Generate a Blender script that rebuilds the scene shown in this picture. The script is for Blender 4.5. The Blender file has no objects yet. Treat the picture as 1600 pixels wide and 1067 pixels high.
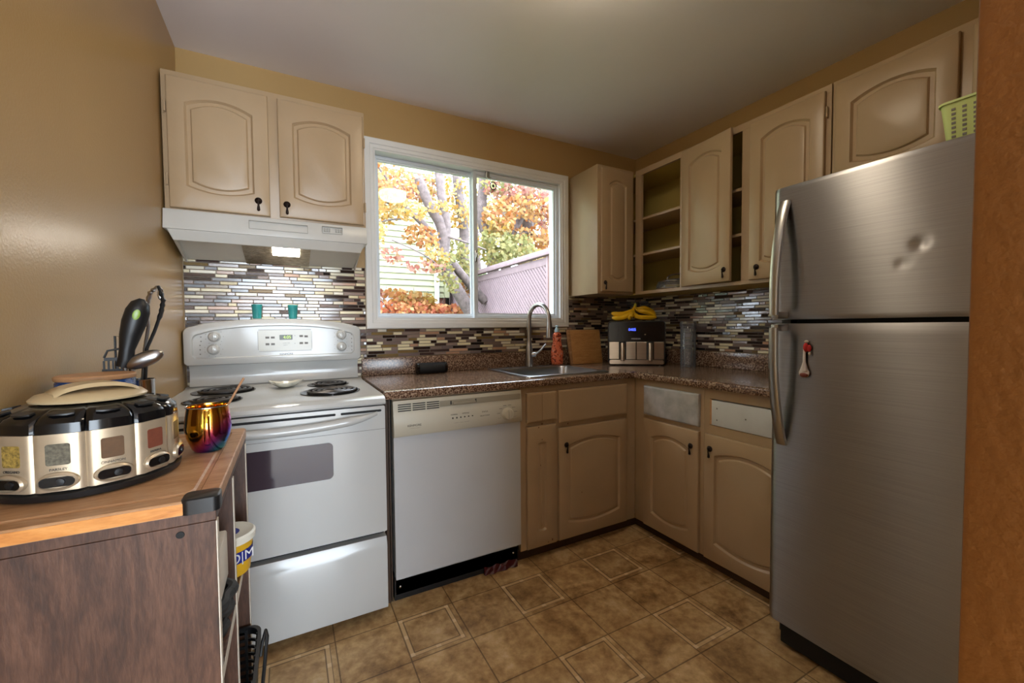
import bpy, bmesh, math, random
from mathutils import Vector, Matrix, Quaternion
random.seed(7)
S = bpy.context.scene
COL = S.collection
PI = math.pi
def V(*a): return Vector(a)

# ------------------------------------------------------------------ camera
YAW, PITCH, ROLL, FPX = .4916, -.0362, -.0080, 650.8
CAM = V(.4216, -2.4027, 1.1942)
cd = bpy.data.cameras.new('camera'); cam = bpy.data.objects.new('camera', cd); COL.objects.link(cam)
fw = V(math.sin(YAW)*math.cos(PITCH), math.cos(YAW)*math.cos(PITCH), math.sin(PITCH))
r0 = fw.cross(V(0, 0, 1)).normalized(); u0 = r0.cross(fw)
rr = r0*math.cos(ROLL)+u0*math.sin(ROLL); uu = -r0*math.sin(ROLL)+u0*math.cos(ROLL)
cam.matrix_world = Matrix(((rr.x, uu.x, -fw.x, CAM.x), (rr.y, uu.y, -fw.y, CAM.y), (rr.z, uu.z, -fw.z, CAM.z), (0, 0, 0, 1)))
cd.sensor_fit = 'HORIZONTAL'; cd.sensor_width = 36; cd.lens = 36*FPX/1600; cd.clip_start = .02; cd.clip_end = 200
S.camera = cam
# ------------------------------------------------------------------ view, world, sun
vs = S.view_settings
vs.view_transform = 'Standard'; vs.look = 'None'; vs.gamma = 1; vs.exposure = .42; vs.use_curve_mapping = False
SKY_STRENGTH = 12.0
w = bpy.data.worlds.new('overcast sky'); S.world = w; w.use_nodes = True
bg = w.node_tree.nodes['Background']; bg.inputs[0].default_value = (.78, .89, 1, 1); bg.inputs[1].default_value = SKY_STRENGTH
sd = bpy.data.lights.new('sun', 'SUN'); sd.energy = .8; sd.angle = .1; sd.color = (1, .95, .86)
sun = bpy.data.objects.new('sun', sd); COL.objects.link(sun)
sun.rotation_euler = V(.45, .55, -.95).to_track_quat('-Z', 'Y').to_euler()
def area(name, loc, target, sx, sy, power, color):
    d = bpy.data.lights.new(name, 'AREA'); d.shape = 'RECTANGLE'; d.size = sx; d.size_y = sy; d.energy = power; d.color = color
    o = bpy.data.objects.new(name, d); COL.objects.link(o); o.location = loc
    o.rotation_euler = (V(*target)-V(*loc)).to_track_quat('-Z', 'Y').to_euler(); return o
# window openings guide the sky light (portals give no light of their own)
for nm, loc, tg, sx, sy in (('window_portal', (1.475, .13, 1.705), (1.475, -1, 1.705), 1.3, .95), ('patio_portal', (.7, -5.48, 1.08), (.7, -2, 1.08), 2.0, 2.15)):
    a_ = area(nm, loc, tg, sx, sy, 1, (1, 1, 1)); a_.data.cycles.is_portal = True
LAMP_L, HOOD_L, DINING_L = 25.0, 28.0, 5.0   # radiance of the ceiling lamp, the hood bulb, the dining room lamp
S.cycles.max_bounces = 8; S.cycles.diffuse_bounces = 5; S.cycles.glossy_bounces = 4; S.cycles.transmission_bounces = 6
S.cycles.transparent_max_bounces = 8; S.cycles.sample_clamp_indirect = 6; S.cycles.use_denoising = True
S.cycles.caustics_reflective = False; S.cycles.caustics_refractive = False

W, H = 2.796, 2.4615

# ------------------------------------------------------------------ materials
def lin(c): return tuple(((x/255)/12.92 if x/255 <= .04045 else ((x/255+.055)/1.055)**2.4) for x in c)
def s(*c): return lin(c)+(1,)
class NT:
    def __init__(self, name):
        self.m = bpy.data.materials.new(name); self.m.use_nodes = True
        self.t = self.m.node_tree; self.n = self.t.nodes; self.p = self.n['Principled BSDF']
    def node(self, typ, **kw):
        x = self.n.new(typ)
        for k, v in kw.items(): setattr(x, k, v)
        return x
    def link(self, a, b): self.t.links.new(a, b)
    def val(self, sock, v):
        if hasattr(v, 'is_linked') or isinstance(v, bpy.types.NodeSocket): self.link(v, sock)
        else: sock.default_value = v
    def math(self, op, a, b=None, c=None):
        x = self.node('ShaderNodeMath', operation=op); self.val(x.inputs[0], a)
        if b is not None: self.val(x.inputs[1], b)
        if c is not None: self.val(x.inputs[2], c)
        return x.outputs[0]
    def coord(self, kind='Object'): return self.node('ShaderNodeTexCoord').outputs[kind]
    def pos(self): return self.node('ShaderNodeNewGeometry').outputs['Position']
    def mapping(self, vec, scale=(1, 1, 1), rot=(0, 0, 0), loc=(0, 0, 0)):
        x = self.node('ShaderNodeMapping'); self.link(vec, x.inputs[0]); x.inputs['Scale'].default_value = scale
        x.inputs['Rotation'].default_value = rot; x.inputs['Location'].default_value = loc; return x.outputs[0]
    def noise(self, vec, scale, detail=4, rough=.55, dist=0):
        x = self.node('ShaderNodeTexNoise'); self.link(vec, x.inputs['Vector']); x.inputs['Scale'].default_value = scale
        x.inputs['Detail'].default_value = detail; x.inputs['Roughness'].default_value = rough; x.inputs['Distortion'].default_value = dist
        return x.outputs['Fac']
    def ramp(self, fac, stops, interp='LINEAR'):
        x = self.node('ShaderNodeValToRGB'); self.link(fac, x.inputs[0]); e = x.color_ramp.elements; x.color_ramp.interpolation = interp
        while len(e) < len(stops): e.new(.5)
        for i, (p, c) in enumerate(stops): e[i].position = p; e[i].color = c
        return x.outputs[0]
    def mix(self, fac, a, b, typ='MIX'):
        x = self.node('ShaderNodeMix', data_type='RGBA', blend_type=typ); self.val(x.inputs[0], fac); self.val(x.inputs[6], a); self.val(x.inputs[7], b)
        return x.outputs[2]
    def bump(self, h, strength=.2, dist=.01):
        x = self.node('ShaderNodeBump'); x.inputs['Strength'].default_value = strength; x.inputs['Distance'].default_value = dist
        self.link(h, x.inputs['Height']); self.link(x.outputs[0], self.p.inputs['Normal'])
    def set(self, color=None, rough=None, metal=None, **kw):
        P = self.p.inputs
        if color is not None: self.val(P['Base Color'], color)
        if rough is not None: self.val(P['Roughness'], rough)
        if metal is not None: self.val(P['Metallic'], metal)
        for k, v in kw.items(): self.val(P[k.replace('_', ' ')], v)
        return self
M = {}
def mat(name, color, rough=.5, metal=0, noise=None, amt=.06, bump=0, bscale=80, **kw):
    t = NT(name); t.set(color, rough, metal, **kw)
    if noise:
        f = t.noise(t.pos(), noise, 5); k = 1-amt*2
        dark = tuple(x*k for x in color[:3])+(1,); lite = tuple(min(1, x*(1+amt)) for x in color[:3])+(1,)
        t.link(t.ramp(f, [(.3, dark), (.7, lite)]), t.p.inputs['Base Color'])
    if bump: t.bump(t.noise(t.pos(), bscale, 3), bump, .004)
    M[name] = t.m; return t.m
def emis(name, color, strength):
    t = NT(name); t.set(color, .5, 0, Emission_Color=color, Emission_Strength=strength); M[name] = t.m; return t.m

mat('wall_paint', s(174, 142, 92), .3, noise=2.5, amt=.02, bump=.12, bscale=160)
mat('dining_paint', s(226, 220, 206), .7)  # off-white for the unseen dining walls, chosen to carry more light
mat('jamb_paint', s(130, 82, 32), .5, noise=9, amt=.05, bump=.35, bscale=110)
mat('ceiling_paint', s(240, 236, 240), .8, noise=2, amt=.015, bump=.06, bscale=120)
mat('cabinet_paint', s(173, 148, 116), .36, noise=5, amt=.03, bump=.1, bscale=55)
mat('cabinet_inside', s(188, 166, 92), .6, noise=4, amt=.05)
mat('cabinet_dark', s(30, 22, 16), .7)
mat('toe_kick', s(64, 42, 22), .6, noise=12, amt=.15)  # dark brown puts the toe-space shadow into the colour; filler strip shares it
mat('primer_white', s(205, 208, 210), .5, noise=10, amt=.05)
mat('primer_grey', s(178, 178, 178), .5, noise=14, amt=.14)
mat('enamel', s(192, 193, 191), .18, noise=3, amt=.01, Coat_Weight=.3, Coat_Roughness=.08)
mat('enamel_warm', s(192, 190, 179), .22)
mat('appliance_white', s(190, 191, 192), .3, noise=5, amt=.012)
mat('panel_cream', s(192, 186, 168), .4)
mat('recess_tan', s(150, 142, 124), .5)
mat('hood_white', s(200, 198, 192), .32, noise=6, amt=.03)
mat('white_trim', s(226, 226, 224), .4, noise=6, amt=.02)
mat('white_vinyl', s(214, 220, 226), .35)
mat('black_gloss', s(14, 14, 15), .15)
mat('black_plastic', s(20, 20, 21), .42)
mat('black_matte', s(12, 12, 13), .7)
mat('coil_metal', s(84, 80, 78), .35, .7)
mat('hood_print', s(168, 164, 154), .5)
mat('black_iron', s(28, 26, 25), .45, .4)
mat('bronze', s(40, 30, 26), .38, .7)
mat('chrome', s(200, 200, 200), .16, 1)
mat('nickel', s(176, 174, 172), .28, 1)
mat('sink_steel', s(190, 194, 200), .3, 1)
mat('silver_plastic', s(190, 172, 146), .36, .55, noise=60, amt=.03)
mat('beige_lid', s(186, 164, 126), .35)
mat('cup_teal', s(52, 150, 150), .35, noise=30, amt=.08)
mat('cream_ceramic', s(222, 220, 206), .2)
mat('soap_cap', s(176, 205, 220), .35)
mat('coral', s(236, 120, 82), .3)
mat('grey_print', s(120, 118, 114), .6)
mat('dark_print', s(48, 46, 44), .6)
mat('brown_print', s(110, 78, 52), .6)
mat('white_print', s(222, 224, 228), .5)
mat('blue_print', s(26, 40, 130), .45)
mat('tub_yellow', s(226, 176, 40), .45)
mat('tub_white', s(226, 222, 208), .4)
mat('basket_green', s(196, 214, 138), .45)
mat('red_cloth', s(190, 40, 40), .7, noise=60, amt=.15)
mat('dark_red', s(66, 10, 15), .4)
mat('net_white', s(214, 206, 206), .6)
mat('candy_brown', s(110, 48, 40), .5)
mat('stick_wood', s(196, 150, 112), .6, noise=90, amt=.08)
mat('lid_wood', s(188, 142, 100), .5, noise=40, amt=.08)
mat('edge_white', s(206, 196, 180), .6)
mat('banana', s(226, 178, 20), .42, noise=18, amt=.1)
mat('banana_stem', s(150, 140, 40), .6)
mat('banana_tip', s(70, 50, 20), .7)
mat('green_oval', s(120, 150, 40), .3)
mat('dirty_foil', s(170, 160, 140), .3, .8, noise=40, amt=.2, bump=.9, bscale=70)
mat('siding', s(142, 143, 112), .6, noise=3, amt=.02)
mat('fence_wood', s(124, 106, 111), .7, noise=14, amt=.06)
mat('fence_post', s(100, 74, 70), .8, noise=22, amt=.12)
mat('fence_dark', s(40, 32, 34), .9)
mat('bark', s(92, 80, 78), .9, noise=16, amt=.25, bump=.7, bscale=26)
mat('utility_white', s(150, 158, 168), .5)
mat('grass', s(94, 103, 74), .9, noise=7, amt=.2, bump=.5, bscale=30)
mat('oven_glass', s(64, 54, 62), .06, 0, Specular_IOR_Level=.8)
mat('handle_steel', s(170, 168, 164), .3, 1)
mat('spice_green', s(100, 94, 78), .7, noise=220, amt=.3)
mat('spice_seed', s(150, 124, 58), .7, noise=260, amt=.35)
mat('spice_brown', s(92, 64, 36), .6, noise=120, amt=.08)
mat('spice_red', s(112, 56, 36), .7, noise=120, amt=.08)
mat('knit_black', s(44, 44, 42), .75, noise=60, amt=.3)
emis('lamp_glow', s(255, 236, 206), LAMP_L)
emis('hood_glow', s(255, 246, 232), HOOD_L)
emis('dining_glow', s(255, 214, 160), DINING_L)
emis('blue_digits', s(60, 80, 255), 4)
emis('green_digits', s(190, 225, 110), .6)
mat('display_green', s(60, 66, 30), .3)

def stainless(name, col, rough, vertical_grain=False):
    t = NT(name); t.set(col, rough, 1, Anisotropic=.97, Anisotropic_Rotation=.25)
    p = t.pos(); sc = (3, 3, 420) if not vertical_grain else (420, 420, 3)
    n = t.noise(t.mapping(p, sc), 1, 3)
    k = lambda f: tuple(x*f for x in col[:3])+(1,)
    t.link(t.ramp(n, [(.3, k(.9)), (.7, k(1.08))]), t.p.inputs['Base Color'])
    tg = t.node('ShaderNodeTangent', direction_type='RADIAL', axis='Z'); t.link(tg.outputs[0], t.p.inputs['Tangent'])
    t.bump(n, .03, .002); M[name] = t.m
stainless('fridge_steel', s(166, 166, 168), .34)
stainless('fryer_steel', s(186, 176, 164), .33)

def floor_mat():
    t = NT('floor_vinyl'); p = t.pos(); sp = t.node('ShaderNodeSeparateXYZ'); t.link(p, sp.inputs[0])
    Pd = .4672
    gx = t.math('DIVIDE', t.math('SUBTRACT', sp.outputs[0], .782), Pd); gy = t.math('DIVIDE', t.math('SUBTRACT', sp.outputs[1], -.722), Pd)
    fx = t.math('FRACT', gx); fy = t.math('FRACT', t.math('MULTIPLY', gy, -1))
    def near(f, a, w): return t.math('LESS_THAN', t.math('ABSOLUTE', t.math('SUBTRACT', f, a)), w)
    def any_(*l):
        r = l[0]
        for x in l[1:]: r = t.math('MAXIMUM', r, x)
        return r
    lx = any_(near(fx, 0, .005), near(fx, 1, .005), near(fx, .5, .005)); ly = any_(near(fy, 0, .005), near(fy, 1, .005), near(fy, .5, .005))
    # bordered small tile occupying [0,.46]^2 of the cell: strip ring between d=0 and .045
    inx = t.math('LESS_THAN', fx, .46); iny = t.math('LESS_THAN', fy, .46); ins = t.math('MULTIPLY', inx, iny)
    dx = t.math('SUBTRACT', .23, t.math('ABSOLUTE', t.math('SUBTRACT', fx, .23))); dy = t.math('SUBTRACT', .23, t.math('ABSOLUTE', t.math('SUBTRACT', fy, .23)))
    d = t.math('MINIMUM', dx, dy); ring = t.math('MULTIPLY', ins, t.math('LESS_THAN', d, .04))
    rl = t.math('MULTIPLY', ins, any_(near(d, 0, .006), near(d, .04, .005)))
    corner = t.math('MULTIPLY', ins, t.math('MULTIPLY', t.math('LESS_THAN', dx, .04), t.math('LESS_THAN', dy, .04)))
    midx = near(fx, .23, .02); midy = near(fy, .23, .02)
    blk = t.math('MULTIPLY', ring, any_(corner, midx, midy))
    n1 = t.noise(p, 7, 8, .65, .4); n2 = t.noise(p, 30, 6, .6)
    nm = t.math('ADD', t.math('MULTIPLY', n1, .65), t.math('MULTIPLY', n2, .35))
    base = t.ramp(nm, [(.34, s(120, 88, 54)), (.46, s(172, 136, 90)), (.57, s(208, 174, 124)), (.66, s(222, 196, 154))])
    cell = t.node('ShaderNodeCombineXYZ'); t.link(t.math('FLOOR', t.math('MULTIPLY', gx, 2)), cell.inputs[0]); t.link(t.math('FLOOR', t.math('MULTIPLY', gy, 2)), cell.inputs[1])
    wn = t.node('ShaderNodeTexWhiteNoise', noise_dimensions='2D'); t.link(cell.outputs[0], wn.inputs['Vector'])
    base = t.mix(t.math('MULTIPLY', wn.outputs['Value'], .22), base, s(100, 78, 50))
    base = t.mix(t.math('MULTIPLY', ring, .75), base, s(212, 180, 134))
    base = t.mix(t.math('MULTIPLY', blk, .6), base, s(234, 210, 170))
    lines = any_(rl, t.math('MULTIPLY', any_(lx, ly), t.math('SUBTRACT', 1, t.math('MULTIPLY', ins, t.math('GREATER_THAN', d, .01)))))
    base = t.mix(t.math('MULTIPLY', lines, .7), base, s(70, 46, 24))
    t.set(base, t.math('ADD', .3, t.math('MULTIPLY', n2, .2)))
    t.bump(t.math('SUBTRACT', nm, t.math('MULTIPLY', lines, .5)), .15, .004); M['floor_vinyl'] = t.m
floor_mat()
def granite():
    t = NT('laminate_granite'); p = t.pos()
    a = t.noise(p, 90, 6, .7, .6); v = t.node('ShaderNodeTexVoronoi'); t.link(p, v.inputs['Vector']); v.inputs['Scale'].default_value = 130
    c = t.ramp(t.math('ADD', t.math('MULTIPLY', a, .7), t.math('MULTIPLY', v.outputs['Distance'], .45)), [(.34, s(30, 19, 15)), (.47, s(78, 55, 43)), (.58, s(120, 92, 74)), (.7, s(168, 144, 122))])
    t.set(c, .17); M['laminate_granite'] = t.m
granite()
def woodmat(name, cols, sc, rough=.5, rot=(0, 0, 0), ring=6):
    t = NT(name); p = t.mapping(t.pos(), sc, rot)
    n = t.noise(p, 3, 8, .62, 1.2); f = t.noise(p, 22, 4, .6, .3)
    x = t.math('ADD', t.math('MULTIPLY', n, .65), t.math('MULTIPLY', f, .35))
    t.set(t.ramp(x, [(.3, cols[0]), (.5, cols[1]), (.68, cols[2])]), rough); t.bump(f, .12, .003); M[name] = t.m
woodmat('board_wood', [s(140, 98, 62), s(176, 132, 92), s(196, 156, 118)], (2, 9, 9), .45)
woodmat('board_edge_wood', [s(170, 100, 40), s(206, 136, 64), s(220, 160, 90)], (2, 9, 9), .45)
woodmat('bamboo', [s(170, 118, 64), s(198, 146, 88), s(210, 164, 106)], (3, 3, 18), .5)
woodmat('cart_wood', [s(42, 26, 18), s(76, 49, 35), s(108, 75, 57)], (9, 9, 1.6), .5)
def vcol(name, rough_attr=True, transl=0, rough=.5):
    t = NT(name); a = t.node('ShaderNodeVertexColor', layer_name='Col'); t.set(a.outputs['Color'], a.outputs['Alpha'] if rough_attr else rough)
    if transl:
        tr = t.node('ShaderNodeBsdfTranslucent'); t.link(a.outputs['Color'], tr.inputs[0]); mx = t.node('ShaderNodeMixShader'); mx.inputs[0].default_value = transl
        t.link(t.p.outputs[0], mx.inputs[1]); t.link(tr.outputs[0], mx.inputs[2]); t.link(mx.outputs[0], t.n['Material Output'].inputs[0])
    M[name] = t.m; return t
tm = vcol('mosaic'); tm.set(Specular_IOR_Level=.7, Coat_Weight=.5, Coat_Roughness=.1, Coat_IOR=1.55); f_ = tm.noise(tm.pos(), 260, 4, .7)
tm.bump(f_, .05, .002)
mat('grout', s(128, 116, 104), .8)
vcol('leaves', False, .45, .6)
def brick():
    t = NT('brick'); b = t.node('ShaderNodeTexBrick'); t.link(t.mapping(t.pos(), (4.5, 4.5, 4.5), (PI/2, 0, 0)), b.inputs['Vector'])
    b.inputs['Color1'].default_value = s(140, 84, 70); b.inputs['Color2'].default_value = s(116, 66, 54); b.inputs['Mortar'].default_value = s(150, 134, 126)
    t.set(b.outputs['Color'], .9); M['brick'] = t.m
brick()
def glassmat(name, col=(1, 1, 1, 1), alpha=.12, rough=.02, milk=0):
    t = NT(name); tr = t.node('ShaderNodeBsdfTransparent'); tr.inputs[0].default_value = col
    gl = t.node('ShaderNodeBsdfGlossy'); gl.inputs['Roughness'].default_value = rough
    fr = t.node('ShaderNodeFresnel'); fr.inputs[0].default_value = 1.45
    mx = t.node('ShaderNodeMixShader'); t.link(t.math('MINIMUM', t.math('MULTIPLY', fr.outputs[0], alpha*8), 1), mx.inputs[0])
    t.link(tr.outputs[0], mx.inputs[1]); t.link(gl.outputs[0], mx.inputs[2])
    if milk:
        df = t.node('ShaderNodeBsdfDiffuse'); df.inputs[0].default_value = (.75, .8, .86, 1); m2_ = t.node('ShaderNodeMixShader'); m2_.inputs[0].default_value = milk
        t.link(mx.outputs[0], m2_.inputs[1]); t.link(df.outputs[0], m2_.inputs[2]); mx = m2_
    t.link(mx.outputs[0], t.n['Material Output'].inputs[0]); M[name] = t.m
glassmat('window_glass', alpha=.075)
glassmat('clear_plastic', (.95, .96, .98, 1), .12, .06, .1)
def mugmat():
    t = NT('iridescent'); p = t.coord('Object'); sp = t.node('ShaderNodeSeparateXYZ'); t.link(p, sp.inputs[0])
    n = t.noise(p, 14, 2)
    f = t.math('ADD', t.math('ADD', t.math('MULTIPLY', sp.outputs[0], 7), t.math('MULTIPLY', sp.outputs[2], -6.5)), t.math('MULTIPLY', n, .3))
    c = t.ramp(t.math('ADD', f, .55), [(.0, s(250, 190, 90)), (.28, s(255, 210, 80)), (.42, s(250, 150, 100)), (.55, s(220, 90, 180)), (.68, s(140, 80, 225)), (.8, s(60, 140, 220)), (.95, s(70, 215, 190))])
    t.set(c, .12, 1); M['iridescent'] = t.m
mugmat()
def canmat():
    t = NT('blue_glaze'); p = t.pos(); n = t.noise(t.mapping(p, (1, 1, 3)), 90, 3)
    t.set(t.ramp(n, [(.3, s(16, 36, 84)), (.7, s(50, 92, 160))]), .15); t.bump(n, .7, .004); M['blue_glaze'] = t.m
canmat()
def soapmat():
    t = NT('soap_label'); n = t.noise(t.pos(), 48, 3, .5, 1)
    t.set(t.ramp(n, [(.42, s(120, 40, 34)), (.45, s(246, 122, 84)), (.62, s(248, 146, 110)), (.7, s(236, 200, 190))]), .3); M['soap_label'] = t.m
soapmat()

# ------------------------------------------------------------------ mesh helpers
class MB:
    def __init__(self): self.bm = bmesh.new(); self.cl = None
    def box(self, x0, x1, y0, y1, z0, z1, b=0, seg=2):
        vs_ = [self.bm.verts.new((x, y, z)) for z in (z0, z1) for y in (y0, y1) for x in (x0, x1)]
        fs = [self.bm.faces.new([vs_[i] for i in q]) for q in ((0, 2, 3, 1), (4, 5, 7, 6), (0, 1, 5, 4), (2, 6, 7, 3), (0, 4, 6, 2), (1, 3, 7, 5))]
        if b:
            es = list({e for f in fs for e in f.edges})
            bmesh.ops.bevel(self.bm, geom=es, offset=b, segments=seg, affect='EDGES', profile=.5)
        return self
    def hexa(self, pts, b=0):   # 8 points: bottom 4 (ccw), top 4
        v = [self.bm.verts.new(p) for p in pts]
        fs = [self.bm.faces.new([v[i] for i in q]) for q in ((3, 2, 1, 0), (4, 5, 6, 7), (0, 1, 5, 4), (1, 2, 6, 5), (2, 3, 7, 6), (3, 0, 4, 7))]
        if b: bmesh.ops.bevel(self.bm, geom=list({e for f in fs for e in f.edges}), offset=b, segments=2, affect='EDGES', profile=.5)
        return self
    def prism(self, poly, vec, b=0):
        vec = V(*vec); n = len(poly)
        a = [self.bm.verts.new(p) for p in poly]; c = [self.bm.verts.new(V(*p)+vec) for p in poly]
        fs = [self.bm.faces.new(a[::-1]), self.bm.faces.new(c)]+[self.bm.faces.new((a[i], a[(i+1) % n], c[(i+1) % n], c[i])) for i in range(n)]
        if b: bmesh.ops.bevel(self.bm, geom=list(fs[0].edges)+list(fs[1].edges), offset=b, segments=2, affect='EDGES', profile=.5)
        return self
    def loops(self, L, close=True, cap0=False, cap1=False):
        R_ = [[self.bm.verts.new(p) for p in l] for l in L]; n = len(L[0])
        for a, c in zip(R_, R_[1:]):
            for i in range(n if close else n-1):
                j = (i+1) % n
                try: self.bm.faces.new((a[i], a[j], c[j], c[i]))
                except ValueError: pass
        if cap0: self.bm.faces.new(R_[0][::-1])
        if cap1: self.bm.faces.new(R_[-1])
        return self
    def lathe(self, prof, c=(0, 0, 0), n=32, axis=(0, 0, 1), sx=1, sy=1, caps=True):
        q = V(0, 0, 1).rotation_difference(V(*axis)); c = V(*c)
        L = [[q @ V(r*sx*math.cos(2*PI*i/n), r*sy*math.sin(2*PI*i/n), z)+c for i in range(n)] for r, z in prof]
        return self.loops(L, True, caps, caps)
    def tube(self, path, r, n=10, caps=True, flat=1, up=None):
        P = [V(*p) for p in path]; k = len(P); rs = r if isinstance(r, (list, tuple)) else [r]*k
        T = [(P[min(i+1, k-1)]-P[max(i-1, 0)]).normalized() for i in range(k)]
        nrm = V(*up) if up else (V(0, 0, 1) if abs(T[0].z) < .9 else V(1, 0, 0))
        nrm = (nrm-T[0]*nrm.dot(T[0])).normalized(); L = []
        for i in range(k):
            if i: nrm = T[i-1].rotation_difference(T[i]) @ nrm; nrm = (nrm-T[i]*nrm.dot(T[i])).normalized()
            b = T[i].cross(nrm)
            L.append([P[i]+(nrm*math.cos(2*PI*j/n)*flat+b*math.sin(2*PI*j/n))*rs[i] for j in range(n)])
        return self.loops(L, True, caps, caps)
    def sphere(self, c, rx, ry, rz, n=16, rot=None):
        r = bmesh.ops.create_uvsphere(self.bm, u_segments=n, v_segments=max(6, n//2), radius=1)
        m = Matrix.Translation(V(*c)) @ ((rot.to_matrix().to_4x4()) if rot else Matrix()) @ Matrix.Diagonal((rx, ry, rz, 1))
        bmesh.ops.transform(self.bm, matrix=m, verts=r['verts']); return self
    def quad(self, a, b, c, d, col=None):
        f = self.bm.faces.new([self.bm.verts.new(p) for p in (a, b, c, d)])
        if col: self.paint(f, col)
        return self
    def paint(self, f, col):
        if self.cl is None: self.cl = self.bm.loops.layers.float_color.new('Col')
        for l in f.loops: l[self.cl] = col
    def xf(self, m): bmesh.ops.transform(self.bm, matrix=m, verts=self.bm.verts); return self
    def build(self, name, m, parent=None, smooth=True, ang=40, recalc=True):
        if recalc: bmesh.ops.recalc_face_normals(self.bm, faces=self.bm.faces)
        if parent is not None:
            t = V(0, 0, 0); q = parent
            while q: t += q.location; q = q.parent
            bmesh.ops.translate(self.bm, vec=-t, verts=self.bm.verts)
        me = bpy.data.meshes.new(name); self.bm.to_mesh(me); self.bm.free()
        for mm in (m if isinstance(m, (list, tuple)) else [m]): me.materials.append(M[mm])
        if smooth: me.shade_smooth(); me.set_sharp_from_angle(angle=math.radians(ang))
        o = bpy.data.objects.new(name, me); COL.objects.link(o)
        if parent is not None: o.parent = parent
        return o
def tag(o, label=None, cat=None, group=None, kind=None):
    if label: o['label'] = label
    if cat: o['category'] = cat
    if group: o['group'] = group
    if kind: o['kind'] = kind
    return o
def thing(name, loc, label, cat, group=None):
    o = bpy.data.objects.new(name, None); COL.objects.link(o); o.location = loc; o.empty_display_size = .05
    return tag(o, label, cat, group)
class Frame:   # u to the right, v up, d outwards
    def __init__(self, o, U, N): self.o = V(*o); self.U = V(*U); self.N = V(*N); self.W = V(0, 0, 1)
    def __call__(self, u, v, d=0): return self.o+self.U*u+self.W*v+self.N*d
def FB(y): return Frame((0, y, 0), (1, 0, 0), (0, -1, 0))      # faces the room from the back wall, u = x
def FR(x): return Frame((x, 0, 0), (0, -1, 0), (-1, 0, 0))     # faces the room from the right wall, u = -y
def fbox(mb, F, u0, u1, v0, v1, d0, d1, b=0):
    p = [F(u0, v0, d0), F(u1, v0, d0), F(u1, v0, d1), F(u0, v0, d1), F(u0, v1, d0), F(u1, v1, d0), F(u1, v1, d1), F(u0, v1, d1)]
    mb.hexa(p, b); return mb
def text(body, F, u, v, size, m, parent, d=.0006, align='CENTER', name='lettering', shear=0):
    c = bpy.data.curves.new(name, 'FONT'); c.body = body; c.size = size; c.align_x = align; c.align_y = 'CENTER'; c.extrude = .0002; c.shear = shear
    c.materials.append(M[m]); o = bpy.data.objects.new(name, c); COL.objects.link(o)
    t = V(0, 0, 0); q = parent
    while q: t += q.location; q = q.parent
    p = F(u, v, d)-t; n = F.U.cross(F.W)
    o.matrix_local = Matrix(((F.U.x, F.W.x, n.x, p.x), (F.U.y, F.W.y, n.y, p.y), (F.U.z, F.W.z, n.z, p.z), (0, 0, 0, 1)))
    dg = bpy.context.evaluated_depsgraph_get(); me = bpy.data.meshes.new_from_object(o.evaluated_get(dg)); mw = o.matrix_local.copy()
    bpy.data.objects.remove(o); o = bpy.data.objects.new(name, me); COL.objects.link(o); o.matrix_local = mw
    o.parent = parent; return o
def plate(F, u0, u1, v0, v1, r, d0, d1, n=5):   # rounded-corner plate
    mb = MB(); P = []
    for cx, cy, a0 in ((u1-r, v0+r, -PI/2), (u1-r, v1-r, 0), (u0+r, v1-r, PI/2), (u0+r, v0+r, PI)):
        for i in range(n+1):
            a = a0+PI/2*i/n; P.append((cx+r*math.cos(a), cy+r*math.sin(a)))
    mb.loops([[F(u, v, d0) for u, v in P], [F(u, v, d1) for u, v in P]], True, True, True); return mb

# ------------------------------------------------------------------ the room
def struct(o, label, cat): return tag(o, label, cat, kind='structure')
struct(MB().box(-1.6, 4.2, -5.6, .15, -.1, 0).build('floor', 'floor_vinyl'), 'mottled brown tile-pattern vinyl floor of the kitchen', 'floor')
struct(MB().box(-1.6, 4.2, -5.6, .15, H, H+.12).build('ceiling', 'ceiling_paint'), 'plain white painted ceiling over the kitchen', 'ceiling')
struct(MB().box(-.15, 0, -2.42, .15, 0, H).build('wall_left', 'wall_paint'), 'tan painted wall beside the range and the wooden cart', 'wall')
wx0, wx1, wz0, wz1 = .845, 2.105, 1.235, 2.175
wb = MB()
for a in ((0, wx0, 0, H), (wx1, W, 0, H), (wx0, wx1, 0, wz0), (wx0, wx1, wz1, H)): wb.box(a[0], a[1], 0, .15, a[2], a[3])
struct(wb.build('wall_back', 'wall_paint', smooth=False), 'tan painted wall around the kitchen window', 'wall')
struct(MB().box(W, W+.15, -2.42, .15, 0, H).build('wall_right', 'wall_paint'), 'tan painted wall behind the refrigerator and right cabinets', 'wall')
struct(MB().box(.824, 4.2, -2.42, -2.3, 0, H, .004).build('wall_front', 'jamb_paint'), 'orange-brown textured wall end at the right edge of the view', 'wall')
struct(MB().box(-1.6, -.15, -2.42, -2.3, 0, H).build('wall_hall', 'dining_paint'), 'off-white wall left of the doorway behind the camera', 'wall')
dw_ = MB(); dw_.box(-1.75, -1.6, -5.6, -2.3, 0, H); dw_.box(4.2, 4.35, -5.6, -2.3, 0, H)
struct(dw_.build('wall_dining', 'dining_paint', smooth=False), 'off-white side walls of the room behind the camera', 'wall')
rw = MB(); rw.box(-1.6, -.3, -5.6, -5.45, 0, H); rw.box(1.7, 4.2, -5.6, -5.45, 0, H); rw.box(-.3, 1.7, -5.6, -5.45, 2.15, H)
struct(rw.build('wall_rear', 'dining_paint', smooth=False), 'off-white wall around the patio doorway behind the camera', 'wall')

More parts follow.
